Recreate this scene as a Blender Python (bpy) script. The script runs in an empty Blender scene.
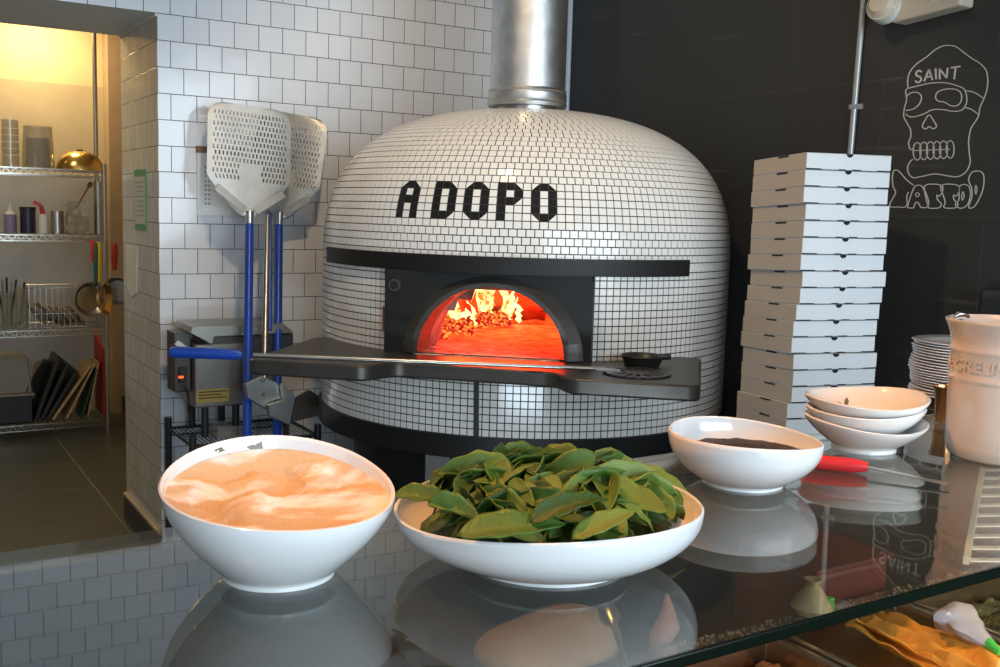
import bpy, bmesh, math, random
from mathutils import Vector, Matrix, noise
S = bpy.context.scene
COL = S.collection
PI = math.pi
rnd = random.Random(7)

# ------------------------------------------------------------------ camera
EYE = Vector((0, 0, 1.47))
F_PX = 1027.17
R_ = Vector((0.85289856, -0.52128331, 0.02877067))
D_ = Vector((-0.03650891, -0.11452593, -0.99274917))
F_ = Vector((0.52079856, 0.84566395, -0.11671049))
cam_d = bpy.data.cameras.new('camera')
cam = bpy.data.objects.new('camera', cam_d)
COL.objects.link(cam)
U_ = -D_
cam.matrix_world = Matrix(((R_.x, U_.x, -F_.x, EYE.x), (R_.y, U_.y, -F_.y, EYE.y), (R_.z, U_.z, -F_.z, EYE.z), (0, 0, 0, 1)))
cam_d.sensor_width = 36
cam_d.lens = F_PX / 1000 * 36
cam_d.clip_start = .02
S.camera = cam


def at(px, py, axis, val):
    """world point where the sight line of a photo pixel meets the plane axis=val"""
    d = R_ * ((px - 500) / F_PX) + D_ * ((py - 333.5) / F_PX) + F_
    return EYE + d * ((val - EYE[axis]) / d[axis])


# ------------------------------------------------------------------ light
S.view_settings.view_transform = 'Standard'
S.view_settings.look = 'None'
S.view_settings.gamma = 1
S.view_settings.use_curve_mapping = False
S.view_settings.exposure = 0.42
W = bpy.data.worlds.new('world')
S.world = W
W.use_nodes = True
W.node_tree.nodes['Background'].inputs[0].default_value = (.62, .68, .75, 1)
W.node_tree.nodes['Background'].inputs[1].default_value = .16


def light(kind, name, loc, target, power, color, size=1, size_y=None, spot=None, blend=.5):
    l = bpy.data.lights.new(name, kind)
    l.energy = power
    l.color = color
    if kind == 'AREA':
        l.size = size
        if size_y:
            l.shape = 'RECTANGLE'
            l.size_y = size_y
    else:
        l.shadow_soft_size = size
    if kind == 'SPOT':
        l.spot_size = spot
        l.spot_blend = blend
    o = bpy.data.objects.new(name, l)
    COL.objects.link(o)
    o.location = loc
    o.rotation_euler = (Vector(target) - Vector(loc)).to_track_quat('-Z', 'Y').to_euler()
    return o


DAY = (.72, .88, 1.0)
WARM = (1.0, .55, .20)
light('AREA', 'daylight_window', (1.5, -3.2, 1.7), (1.5, 3, 1.1), 215, DAY, 4.4, 2.4)
light('AREA', 'daylight_side', (-3.0, 0.2, 2.0), (1.5, 3.4, 1.3), 8, (.9, .95, 1), 2.0, 1.8)
light('SPOT', 'counter_lamp', (.25, 1.35, 2.75), (.9, .9, 1.14), 100, (1, .43, .12), .04, spot=.95)
light('SPOT', 'oven_lamp', (.98, 2.15, 3.2), (2.0, 3.1, 1.6), 60, (1, .74, .45), .06, spot=1.5)
light('AREA', 'kitchen_lamp_and_fill', (.95, 7.2, 2.74), (.95, 7.3, 0), 14, (1, .70, .32), .3)
light('AREA', 'kitchen_lamp_and_fill', (.2, 5.9, 2.74), (.6, 5.2, 1.0), 13, (1, .80, .50), .4)  # unseen fill added to brighten the side of the doorway
light('AREA', 'added_low_fill', (.95, 1.22, .62), (1.75, 2.8, .85), 9, DAY, 1.0, .12)  # unseen fill added low behind the counter to brighten the oven's lower tiles
light('POINT', 'counter_bulb', (1.45, .55, 2.4), (0, 0, 0), 7, WARM, .03)
light('POINT', 'counter_bulb', (.35, .35, 2.5), (0, 0, 0), 4, WARM, .03)


# ------------------------------------------------------------------ materials
def mat(name, col, rough=.5, metal=0, spec=.5, bump=0, bscale=40, var=0, vscale=8, emis=None, estr=0, trans=0, ior=1.45, coat=0, alpha=1, sub=0):
    m = bpy.data.materials.new(name)
    m.use_nodes = True
    nt = m.node_tree
    b = nt.nodes['Principled BSDF']
    b.inputs['Base Color'].default_value = (*col, 1)
    b.inputs['Roughness'].default_value = rough
    b.inputs['Metallic'].default_value = metal
    b.inputs['Specular IOR Level'].default_value = spec
    b.inputs['Transmission Weight'].default_value = trans
    b.inputs['IOR'].default_value = ior
    b.inputs['Coat Weight'].default_value = coat
    b.inputs['Alpha'].default_value = alpha
    if sub:
        b.inputs['Subsurface Weight'].default_value = sub
        b.inputs['Subsurface Scale'].default_value = .01
    if emis:
        b.inputs['Emission Color'].default_value = (*emis, 1)
        b.inputs['Emission Strength'].default_value = estr
    if bump or var:
        tc = nt.nodes.new('ShaderNodeTexCoord')
        if var:
            n = nt.nodes.new('ShaderNodeTexNoise')
            n.inputs['Scale'].default_value = vscale
            n.inputs['Detail'].default_value = 5
            nt.links.new(tc.outputs['Object'], n.inputs['Vector'])
            r = nt.nodes.new('ShaderNodeValToRGB')
            r.color_ramp.elements[0].position = .3
            r.color_ramp.elements[1].position = .7
            r.color_ramp.elements[0].color = (*[c * (1 - var) for c in col], 1)
            r.color_ramp.elements[1].color = (*[min(1, c * (1 + var)) for c in col], 1)
            nt.links.new(n.outputs['Fac'], r.inputs['Fac'])
            nt.links.new(r.outputs['Color'], b.inputs['Base Color'])
        if bump:
            n2 = nt.nodes.new('ShaderNodeTexNoise')
            n2.inputs['Scale'].default_value = bscale
            nt.links.new(tc.outputs['Object'], n2.inputs['Vector'])
            bp = nt.nodes.new('ShaderNodeBump')
            bp.inputs['Strength'].default_value = bump
            bp.inputs['Distance'].default_value = .01
            nt.links.new(n2.outputs['Fac'], bp.inputs['Height'])
            nt.links.new(bp.outputs['Normal'], b.inputs['Normal'])
    return m


def tile_mat(name, axes, off, pitch, col, grout, rough=.12, mortar=.014, row_h=1.0, brick=.5, tint=.06, width=1.0):
    """running-bond tiles in world metres; axes = which world axes run along and up"""
    m = bpy.data.materials.new(name)
    m.use_nodes = True
    nt = m.node_tree
    N = nt.nodes
    L = nt.links
    b = N['Principled BSDF']
    g = N.new('ShaderNodeNewGeometry')
    sx = N.new('ShaderNodeSeparateXYZ')
    cx = N.new('ShaderNodeCombineXYZ')
    L.new(g.outputs['Position'], sx.inputs[0])
    L.new(sx.outputs[axes[0]], cx.inputs[0])
    L.new(sx.outputs[axes[1]], cx.inputs[1])
    mp = N.new('ShaderNodeVectorMath')
    mp.operation = 'SUBTRACT'
    mp.inputs[1].default_value = (off[0], off[1], 0)
    L.new(cx.outputs[0], mp.inputs[0])
    sc = N.new('ShaderNodeVectorMath')
    sc.operation = 'SCALE'
    sc.inputs['Scale'].default_value = 1 / pitch
    L.new(mp.outputs[0], sc.inputs[0])
    br = N.new('ShaderNodeTexBrick')
    br.offset = brick
    br.offset_frequency = 2
    br.inputs['Scale'].default_value = 1
    br.inputs['Brick Width'].default_value = width
    br.inputs['Row Height'].default_value = row_h
    br.inputs['Mortar Size'].default_value = mortar
    br.inputs['Mortar Smooth'].default_value = .1
    br.inputs['Bias'].default_value = 0
    br.inputs['Color1'].default_value = (*[c * (1 - tint) for c in col], 1)
    br.inputs['Color2'].default_value = (*[min(1, c * (1 + tint)) for c in col], 1)
    br.inputs['Mortar'].default_value = (*grout, 1)
    L.new(sc.outputs[0], br.inputs['Vector'])
    L.new(br.outputs['Color'], b.inputs['Base Color'])
    mr = N.new('ShaderNodeMapRange')
    mr.inputs[3].default_value = rough
    mr.inputs[4].default_value = .8
    L.new(br.outputs['Fac'], mr.inputs[0])
    L.new(mr.outputs[0], b.inputs['Roughness'])
    inv = N.new('ShaderNodeMath')
    inv.operation = 'SUBTRACT'
    inv.inputs[0].default_value = 1
    L.new(br.outputs['Fac'], inv.inputs[1])
    bp = N.new('ShaderNodeBump')
    bp.inputs['Strength'].default_value = .6
    bp.inputs['Distance'].default_value = .002
    L.new(inv.outputs[0], bp.inputs['Height'])
    # every tile sits a hair out of plane
    nz = N.new('ShaderNodeTexNoise')
    nz.inputs['Scale'].default_value = 6
    L.new(g.outputs['Position'], nz.inputs['Vector'])
    bp2 = N.new('ShaderNodeBump')
    bp2.inputs['Strength'].default_value = .15
    bp2.inputs['Distance'].default_value = .01
    L.new(nz.outputs['Fac'], bp2.inputs['Height'])
    L.new(bp2.outputs['Normal'], bp.inputs['Normal'])
    L.new(bp.outputs['Normal'], b.inputs['Normal'])
    return m


TP = .1012
M = {}
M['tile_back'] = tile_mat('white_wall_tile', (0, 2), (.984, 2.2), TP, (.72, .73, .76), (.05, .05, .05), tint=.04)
M['tile_side'] = tile_mat('warm_lit_wall_tile', (1, 2), (4.2, 2.2), TP, (.66, .62, .54), (.09, .08, .06))  # warmth of the kitchen light put into the jamb tile colour
M['floor'] = tile_mat('grey_floor_tile', (1, 0), (.3, .35), .6, (.048, .052, .044), (.12, .12, .10), rough=.35, mortar=.006, row_h=1.0, brick=.33, tint=.12)
M['soffit'] = mat('soffit_plaster', (.78, .76, .70), .8, bump=.1)
M['ceiling'] = mat('ceiling_paint', (.30, .30, .30), .9, bump=.1)
M['cream'] = mat('cream_wall_paint', (.70, .60, .42), .7, bump=.1, var=.04)
M['panel'] = mat('grey_wall_panel', (.34, .37, .42), .45, var=.12, vscale=3)
M['beige'] = mat('beige_post_paint', (.42, .33, .24), .6, var=.08)
M['black_base'] = mat('dark_baseboard', (.06, .05, .04), .6)
M['white_trim'] = mat('white_tile_trim', (.62, .66, .72), .2)
M['black_metal'] = mat('black_steel', (.011, .0105, .010), .5, .2, bump=.08, bscale=120)
M['dark_metal'] = mat('charcoal_steel', (.085, .078, .072), .40, .6, bump=.06, bscale=60, var=.12)
M['steel'] = mat('brushed_steel', (.48, .47, .45), .33, 1, bump=.05, bscale=80, var=.12)
M['galv'] = mat('galvanised_steel', (.58, .58, .57), .42, 1, bump=.10, bscale=25, var=.15, vscale=14)
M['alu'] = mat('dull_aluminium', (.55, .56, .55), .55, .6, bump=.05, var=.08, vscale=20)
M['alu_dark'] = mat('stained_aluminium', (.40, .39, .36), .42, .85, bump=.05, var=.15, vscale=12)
M['chrome'] = mat('chrome_wire', (.42, .40, .35), .25, 1)
M['brass'] = mat('brass', (.72, .52, .20), .22, 1, var=.1)
M['copper'] = mat('copper', (.75, .38, .16), .25, 1)
M['blue'] = mat('blue_plastic', (.012, .06, .36), .32)
M['red'] = mat('red_plastic', (.62, .03, .04), .3)
M['dkred'] = mat('dark_red_plastic', (.35, .03, .03), .4)
M['green'] = mat('green_plastic', (.05, .38, .06), .35)
M['teal'] = mat('teal_plastic', (.02, .12, .10), .4)
M['yellow'] = mat('yellow_plastic', (.75, .55, .03), .4)
M['black_pl'] = mat('black_plastic', (.02, .02, .02), .4)
M['navy'] = mat('navy_plastic', (.02, .02, .05), .35)
M['white_pl'] = mat('white_plastic', (.75, .75, .72), .4)
M['paper'] = mat('white_paper', (.74, .73, .69), .8)
M['sign'] = mat('white_sign_board', (.80, .80, .76), .5)
M['brown'] = mat('brown_wood_edge', (.22, .13, .07), .6)
M['wood'] = mat('pale_wood', (.50, .34, .17), .6, var=.2, vscale=20)
M['spoonwood'] = mat('dark_wood', (.25, .11, .05), .5)
M['porc'] = mat('white_glazed_porcelain', (.80, .81, .81), .12, coat=.4)
M['crock'] = mat('ivory_glazed_stoneware', (.54, .50, .47), .16, coat=.5)
M['card_w'] = mat('white_cardboard', (.72, .73, .74), .75, var=.02)
M['card_k'] = mat('kraft_cardboard', (.40, .31, .22), .85)
M['hole'] = mat('box_slot_black', (.012, .012, .012), .9)
M['tile_l'] = mat('cream_mosaic_tile', (.80, .76, .71), .14)
M['tile_k'] = mat('black_mosaic_tile', (.015, .014, .013), .12)
M['grout'] = mat('dark_grout', (.045, .040, .036), .9)
M['soup'] = mat('dark_brown_seasoning', (.035, .018, .008), .5, bump=1, bscale=300, var=.5, vscale=200)
M['flour'] = mat('soft_cream_powder', (.84, .68, .54), .9, bump=.35, bscale=90, var=.06, vscale=18)
M['flourw'] = mat('white_powder', (.86, .84, .82), .9)
M['off_white'] = mat('offwhite_lamp_housing', (.50, .43, .34), .5)
M['lens'] = mat('ribbed_clear_lens', (.62, .64, .60), .2)
M['conduit'] = mat('grey_painted_conduit', (.36, .37, .37), .35, .5)
M['chalk'] = mat('chalk_white_line', (.48, .47, .44), .8)
M['ash'] = mat('charred_log', (.10, .035, .02), .9, bump=.8, bscale=60, var=.5, vscale=20)
M['pasta'] = mat('orange_pasta_sheet', (.72, .34, .05), .5, bump=.4, bscale=50, var=.25, vscale=16)
M['crumb'] = mat('brown_crumb', (.20, .09, .03), .8, bump=1, bscale=150, var=.5, vscale=90)
M['meat'] = mat('tan_wrapped_food', (.36, .25, .18), .5, var=.15, bump=.4, bscale=18)
M['herb'] = mat('dark_herb', (.05, .07, .03), .7, bump=1, bscale=80, var=.5, vscale=40)
M['pepper'] = mat('dark_red_food', (.10, .010, .012), .45, var=.25)
M['palecheese'] = mat('pale_yellow_food', (.42, .32, .17), .6, var=.15)
M['bag'] = mat('clear_plastic_bag', (.55, .56, .58), .2)
M['golden_lit_rim'] = mat('golden_lit_steel', (.50, .42, .30), .25, 1)  # golden light on the pan rims put into the steel colour


def clear(name, tint=(.92, .93, .92), ior=1.45, haze=.0, hazecol=(.6, .6, .58)):
    """thin clear sheet: see-through with a Fresnel reflection, same from both sides"""
    m = bpy.data.materials.new(name)
    m.use_nodes = True
    N = m.node_tree.nodes
    L = m.node_tree.links
    N.remove(N['Principled BSDF'])
    g = N.new('ShaderNodeNewGeometry')
    mx = N.new('ShaderNodeMapRange')
    mx.inputs[3].default_value = ior
    mx.inputs[4].default_value = 1 / ior
    L.new(g.outputs['Backfacing'], mx.inputs[0])
    fr = N.new('ShaderNodeFresnel')
    L.new(mx.outputs[0], fr.inputs['IOR'])
    t = N.new('ShaderNodeBsdfTransparent')
    t.inputs[0].default_value = (*tint, 1)
    gl = N.new('ShaderNodeBsdfGlossy')
    gl.inputs['Roughness'].default_value = .02
    gl.inputs['Color'].default_value = (1, 1, 1, 1)
    d = N.new('ShaderNodeBsdfDiffuse')
    d.inputs[0].default_value = (*hazecol, 1)
    m1 = N.new('ShaderNodeMixShader')
    m1.inputs[0].default_value = haze
    L.new(t.outputs[0], m1.inputs[1])
    L.new(d.outputs[0], m1.inputs[2])
    m2 = N.new('ShaderNodeMixShader')
    L.new(fr.outputs[0], m2.inputs[0])
    L.new(m1.outputs[0], m2.inputs[1])
    L.new(gl.outputs[0], m2.inputs[2])
    L.new(m2.outputs[0], N['Material Output'].inputs[0])
    return m


M['glass'] = clear('counter_glass_sheet', (.80, .84, .81), 1.52, haze=.03, hazecol=(.4, .43, .40))
M['glass_edge'] = mat('green_glass_edge', (.002, .006, .003), .2, spec=.25)
M['clear'] = clear('clear_plastic', (.88, .87, .82), 1.45, haze=.18)
M['film'] = clear('plastic_film', (.93, .93, .93), 1.45, haze=.12)

# black painted block wall with faint joints and scuffs
def black_wall():
    m = bpy.data.materials.new('black_painted_wall')
    m.use_nodes = True
    N = m.node_tree.nodes
    L = m.node_tree.links
    b = N['Principled BSDF']
    b.inputs['Roughness'].default_value = .55
    g = N.new('ShaderNodeNewGeometry')
    sx = N.new('ShaderNodeSeparateXYZ')
    cx = N.new('ShaderNodeCombineXYZ')
    L.new(g.outputs['Position'], sx.inputs[0])
    L.new(sx.outputs[1], cx.inputs[0])
    L.new(sx.outputs[2], cx.inputs[1])
    br = N.new('ShaderNodeTexBrick')
    br.inputs['Scale'].default_value = 1
    br.inputs['Brick Width'].default_value = .82
    br.inputs['Row Height'].default_value = .455
    br.inputs['Mortar Size'].default_value = .003
    br.inputs['Mortar Smooth'].default_value = .6
    br.inputs['Color1'].default_value = (.024, .023, .021, 1)
    br.inputs['Color2'].default_value = (.026, .025, .022, 1)
    br.inputs['Mortar'].default_value = (.040, .038, .034, 1)
    off = N.new('ShaderNodeVectorMath')
    off.operation = 'SUBTRACT'
    off.inputs[1].default_value = (.30, 1.497 - .455 * 2, 0)
    L.new(cx.outputs[0], off.inputs[0])
    L.new(off.outputs[0], br.inputs['Vector'])
    # scuffs: noise stretched along the wall
    mp = N.new('ShaderNodeMapping')
    mp.inputs['Scale'].default_value = (1.3, 16, 1)
    mp.inputs['Rotation'].default_value = (0, 0, .05)
    L.new(cx.outputs[0], mp.inputs[0])
    nz = N.new('ShaderNodeTexNoise')
    nz.inputs['Scale'].default_value = 1.6
    nz.inputs['Detail'].default_value = 6
    L.new(mp.outputs[0], nz.inputs['Vector'])
    r = N.new('ShaderNodeValToRGB')
    r.color_ramp.elements[0].position = .63
    r.color_ramp.elements[0].color = (0, 0, 0, 1)
    r.color_ramp.elements[1].position = .78
    r.color_ramp.elements[1].color = (.05, .048, .045, 1)
    L.new(nz.outputs['Fac'], r.inputs[0])
    ad = N.new('ShaderNodeMix')
    ad.data_type = 'RGBA'
    ad.blend_type = 'ADD'
    ad.inputs[0].default_value = 1
    L.new(br.outputs['Color'], ad.inputs[6])
    L.new(r.outputs['Color'], ad.inputs[7])
    L.new(ad.outputs[2], b.inputs['Base Color'])
    return m


M['black_wall'] = black_wall()


def leaf_mat():
    m = mat('fresh_basil_leaf', (.075, .17, .020), .35, spec=.5)
    N = m.node_tree.nodes
    L = m.node_tree.links
    b = N['Principled BSDF']
    oi = N.new('ShaderNodeObjectInfo')
    r = N.new('ShaderNodeValToRGB')
    r.color_ramp.elements[0].color = (.022, .060, .008, 1)
    r.color_ramp.elements[1].color = (.17, .23, .040, 1)
    e = r.color_ramp.elements.new(.5)
    e.color = (.070, .150, .020, 1)
    L.new(oi.outputs['Random'], r.inputs[0])
    tc = N.new('ShaderNodeTexCoord')
    n = N.new('ShaderNodeTexNoise')
    n.inputs['Scale'].default_value = 60
    L.new(tc.outputs['Object'], n.inputs['Vector'])
    mx = N.new('ShaderNodeMix')
    mx.data_type = 'RGBA'
    mx.blend_type = 'MULTIPLY'
    mx.inputs[0].default_value = .5
    L.new(r.outputs[0], mx.inputs[6])
    L.new(n.outputs['Color'], mx.inputs[7])
    L.new(r.outputs[0], b.inputs['Base Color'])
    bp = N.new('ShaderNodeBump')
    bp.inputs['Strength'].default_value = .5
    bp.inputs['Distance'].default_value = .002
    L.new(n.outputs['Fac'], bp.inputs['Height'])
    L.new(bp.outputs['Normal'], b.inputs['Normal'])
    return m


M['leaf'] = leaf_mat()


def fire_mat(name, lo, hi, strength, scale, p0=.35, p1=.7):
    m = bpy.data.materials.new(name)
    m.use_nodes = True
    N = m.node_tree.nodes
    L = m.node_tree.links
    N.remove(N['Principled BSDF'])
    tc = N.new('ShaderNodeTexCoord')
    n = N.new('ShaderNodeTexNoise')
    n.inputs['Scale'].default_value = scale
    n.inputs['Detail'].default_value = 4
    L.new(tc.outputs['Object'], n.inputs['Vector'])
    r = N.new('ShaderNodeValToRGB')
    r.color_ramp.elements[0].position = p0
    r.color_ramp.elements[1].position = p1
    r.color_ramp.elements[0].color = (*lo, 1)
    r.color_ramp.elements[1].color = (*hi, 1)
    L.new(n.outputs['Fac'], r.inputs[0])
    e = N.new('ShaderNodeEmission')
    e.inputs['Strength'].default_value = strength
    L.new(r.outputs[0], e.inputs[0])
    L.new(e.outputs[0], N['Material Output'].inputs[0])
    return m


M['flame'] = fire_mat('flame', (1, .11, .01), (1, .72, .25), 2.2, 26, .36, .56)
M['ember'] = fire_mat('glowing_embers', (.30, .006, .006), (1, .26, .04), 1.5, 70, .46, .64)
M['brick_in'] = mat('oven_firebrick', (.50, .32, .24), .85, bump=.8, bscale=20, var=.6, vscale=9)
M['brick_floor'] = mat('oven_floor_stone', (.66, .48, .38), .6, bump=.6, bscale=60, var=.75, vscale=26)


# ------------------------------------------------------------------ geometry helpers
class MB:
    def __init__(self):
        self.bm = bmesh.new()

    def add(self, verts, faces):
        vs = [self.bm.verts.new(v) for v in verts]
        for f in faces:
            try:
                self.bm.faces.new([vs[i] for i in f])
            except ValueError:
                pass
        return vs

    def box(self, lo, hi, mx=None):
        x0, y0, z0 = lo
        x1, y1, z1 = hi
        v = [Vector(p) for p in ((x0, y0, z0), (x1, y0, z0), (x1, y1, z0), (x0, y1, z0), (x0, y0, z1), (x1, y0, z1), (x1, y1, z1), (x0, y1, z1))]
        if mx:
            v = [mx @ p for p in v]
        self.add(v, ((0, 3, 2, 1), (4, 5, 6, 7), (0, 1, 5, 4), (1, 2, 6, 5), (2, 3, 7, 6), (3, 0, 4, 7)))
        return self

    def bar(self, a, b, w, h, up=(0, 0, 1)):
        a = Vector(a)
        b = Vector(b)
        d = (b - a)
        L = d.length
        z = d.normalized()
        x = Vector(up).cross(z)
        if x.length < 1e-4:
            x = Vector((1, 0, 0)).cross(z)
        x.normalize()
        y = z.cross(x)
        mx = Matrix(((x.x, y.x, z.x, a.x), (x.y, y.y, z.y, a.y), (x.z, y.z, z.z, a.z), (0, 0, 0, 1)))
        return self.box((-w / 2, -h / 2, 0), (w / 2, h / 2, L), mx)

    def tube(self, pts, r, seg=10, caps=True, closed=False):
        pts = [Vector(p) for p in pts]
        n = len(pts)
        rr = r if isinstance(r, (list, tuple)) else [r] * n
        rings = []
        prev = None
        for i, p in enumerate(pts):
            if closed:
                d = pts[(i + 1) % n] - pts[i - 1]
            else:
                d = pts[min(i + 1, n - 1)] - pts[max(i - 1, 0)]
            d.normalize()
            if prev is None:
                x = d.orthogonal().normalized()
            else:
                x = (prev - d * prev.dot(d)).normalized()
            prev = x
            y = d.cross(x)
            rings.append([self.bm.verts.new(p + (x * math.cos(a) + y * math.sin(a)) * rr[i]) for a in [2 * PI * k / seg for k in range(seg)]])
        m = n if closed else n - 1
        for i in range(m):
            A = rings[i]
            B = rings[(i + 1) % n]
            for k in range(seg):
                self.bm.faces.new((A[k], A[(k + 1) % seg], B[(k + 1) % seg], B[k]))
        if caps and not closed:
            self.bm.faces.new(rings[0][::-1])
            self.bm.faces.new(rings[-1])
        return self

    def lathe(self, prof, c=(0, 0, 0), seg=48, fn=None, mx=None, ell=(1, 1)):
        """prof = [(r, z)...]; fn(phi, r, z) -> (r, z) reshapes; ends with r=0 are closed"""
        c = Vector(c)
        rings = []
        for (r, z) in prof:
            if r < 1e-6:
                z2 = fn(0, r, z)[1] if fn else z
                p = Vector((0, 0, z2))
                if mx:
                    p = mx @ p
                rings.append([self.bm.verts.new(p + c)])
                continue
            ring = []
            for k in range(seg):
                a = 2 * PI * k / seg
                r2, z2 = fn(a, r, z) if fn else (r, z)
                p = Vector((r2 * math.cos(a) * ell[0], r2 * math.sin(a) * ell[1], z2))
                if mx:
                    p = mx @ p
                ring.append(self.bm.verts.new(p + c))
            rings.append(ring)
        for A, B in zip(rings, rings[1:]):
            for k in range(seg):
                k2 = (k + 1) % seg
                if len(A) == 1 and len(B) == 1:
                    continue
                if len(A) == 1:
                    self.bm.faces.new((A[0], B[k2], B[k]))
                elif len(B) == 1:
                    self.bm.faces.new((A[k], A[k2], B[0]))
                else:
                    self.bm.faces.new((A[k], A[k2], B[k2], B[k]))
        return self

    def prism(self, poly, f, t0, t1):
        """poly = 2D outline, f(u, v, t) -> world point"""
        n = len(poly)
        a = [self.bm.verts.new(f(u, v, t0)) for u, v in poly]
        b = [self.bm.verts.new(f(u, v, t1)) for u, v in poly]
        self.bm.faces.new(a[::-1])
        self.bm.faces.new(b)
        for i in range(n):
            self.bm.faces.new((a[i], a[(i + 1) % n], b[(i + 1) % n], b[i]))
        return self

    def strip(self, pts, f, w, t=.0012, closed=False):
        """flat ribbon of width w along 2D pts, raised t from the wall by f(u, v, t)"""
        n = len(pts)
        P = [Vector(p) for p in pts]
        L_ = []
        for i in range(n):
            if closed:
                d = P[(i + 1) % n] - P[i - 1]
            else:
                d = P[min(i + 1, n - 1)] - P[max(i - 1, 0)]
            if d.length < 1e-9:
                d = Vector((1, 0))
            d.normalize()
            nn = Vector((-d.y, d.x)) * w / 2
            L_.append([self.bm.verts.new(f(*(P[i] + nn * s), tt)) for s, tt in ((1, 0), (1, t), (-1, t), (-1, 0))])
        m = n if closed else n - 1
        for i in range(m):
            A = L_[i]
            B = L_[(i + 1) % n]
            for k in range(3):
                self.bm.faces.new((A[k], A[k + 1], B[k + 1], B[k]))
        return self

    def build(self, name, m, parent=None, smooth=False, bevel=0, mods=(), angle=40):
        bm = self.bm
        if len(bm.faces):
            bmesh.ops.recalc_face_normals(bm, faces=bm.faces[:])
        me = bpy.data.meshes.new(name)
        xs = [v.co for v in bm.verts]
        if parent is not None:
            off = world_of(parent)
        else:
            lo = Vector((min(p.x for p in xs), min(p.y for p in xs), min(p.z for p in xs)))
            hi = Vector((max(p.x for p in xs), max(p.y for p in xs), max(p.z for p in xs)))
            off = Vector(((lo.x + hi.x) / 2, (lo.y + hi.y) / 2, lo.z))
        for v in bm.verts:
            v.co -= off
        bm.to_mesh(me)
        bm.free()
        ms = m if isinstance(m, (list, tuple)) else [m]
        for q in ms:
            me.materials.append(M[q] if isinstance(q, str) else q)
        o = bpy.data.objects.new(name, me)
        COL.objects.link(o)
        if parent is not None:
            o.parent = parent
        else:
            o.location = off
        if smooth:
            for p in me.polygons:
                p.use_smooth = True
            if angle < 180:
                me.set_sharp_from_angle(angle=math.radians(angle))
        if bevel:
            b = o.modifiers.new('bevel', 'BEVEL')
            b.width = bevel
            b.segments = 2
            b.limit_method = 'ANGLE'
        return o


def world_of(o):
    p = Vector(o.location)
    while o.parent:
        o = o.parent
        p = p + Vector(o.location)
    return p


def tag(o, label=None, cat=None, group=None, kind=None):
    if label:
        o['label'] = label
    if cat:
        o['category'] = cat
    if group:
        o['group'] = group
    if kind:
        o['kind'] = kind
    return o


def thing(name, loc, label, cat, group=None):
    o = bpy.data.objects.new(name, None)
    o.empty_display_size = .05
    COL.objects.link(o)
    o.location = loc
    return tag(o, label, cat, group)


def struct(mb, name, m, **k):
    return tag(mb.build(name, m, **k), kind='structure')


def copy_tree(o, parent=None):
    c = o.copy()
    COL.objects.link(c)
    if parent is not None:
        c.parent = parent
    for ch in [q for q in bpy.data.objects if q.parent == o]:
        copy_tree(ch, c)
    return c


def smooth_path(pts, n=6, closed=False):
    """Catmull-Rom through 2D or 3D points"""
    P = [Vector(p) for p in pts]
    m = len(P)
    out = []
    rng = m if closed else m - 1
    for i in range(rng):
        p0 = P[(i - 1) % m] if closed or i > 0 else P[0]
        p1 = P[i]
        p2 = P[(i + 1) % m]
        p3 = P[(i + 2) % m] if closed or i + 2 < m else P[-1]
        for k in range(n):
            t = k / n
            out.append(.5 * ((2 * p1) + (p2 - p0) * t + (2 * p0 - 5 * p1 + 4 * p2 - p3) * t * t + (3 * p1 - p0 - 3 * p2 + p3) * t ** 3))
    if not closed:
        out.append(P[-1])
    return out


# ------------------------------------------------------------------ room shell
YW, XW, ZC = 4.2, 2.934, 3.7      # tiled wall, black wall, ceiling height
XP, YP = .984, 4.88               # corner of the doorway jamb
ZH = 2.2                          # underside of the header
struct(MB().box((-3.5, -2.5, -.1), (XW + .2, 8.2, 0)), 'floor', 'floor')
struct(MB().box((-3.5, -.5, ZC), (XW + .2, YW + .1, ZC + .1)), 'ceiling', 'ceiling')
w = MB()
w.box((XP, YW, 0), (XW, YP, ZC))
w.box((-3.5, YW, ZH), (XP, YP, ZC))
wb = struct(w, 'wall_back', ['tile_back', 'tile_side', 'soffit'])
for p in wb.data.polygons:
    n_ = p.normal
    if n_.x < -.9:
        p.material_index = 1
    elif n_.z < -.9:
        p.material_index = 2
struct(MB().box((XW, -.5, 0), (XW + .15, YP, ZC)), 'wall_right', 'black_wall')
# small strip of plain plaster at the very top of the jamb, under the header
struct(MB().box((XP - .006, YW + .002, ZH - .012), (XP, YP, ZH)), 'trim_1', 'soffit')
struct(MB().tube([(XW - .008, YW - .008, 0), (XW - .008, YW - .008, ZC)], .014, 12), 'trim_2', 'white_trim', smooth=True)
b = MB().box((XP - .012, YW, 0), (XP, YP, .115))
struct(b, 'baseboard_left', 'black_base')
struct(MB().box((XP - .016, YW, .115), (XP, YP, .127)), 'trim_3', 'beige')
# kitchen beyond the doorway
YK = 7.6
struct(MB().box((-1.6, YK, 2.25), (2.2, YK + .1, 2.8)), 'wall_kitchen', 'cream')
struct(MB().box((-1.6, YK, 1.64), (2.2, YK + .1, 2.25)), 'wall_kitchen_middle', mat('warm_grey_wall_paint', (.50, .45, .35), .6, var=.05))
struct(MB().box((-1.6, YK - .008, .0), (2.2, YK + .1, 1.64)), 'wall_kitchen_lower', 'panel')
struct(MB().box((-1.6, 4.2, 2.8), (2.3, YK + .1, 2.9)), 'ceiling_kitchen', 'cream')
struct(MB().box((2.1, YP, 0), (2.2, YK, 2.8)), 'wall_kitchen_right', 'beige')
struct(MB().box((-1.6, YP, 0), (-1.5, YK, 2.8)), 'wall_kitchen_left', 'cream')
xa = at(109, 200, 1, 7.45).x
xb = at(124, 200, 1, 7.45).x
t = struct(MB().box((xa, 7.42, 0.0), (xb + .12, YK, 2.8)), 'trim_4', 'beige')
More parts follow.
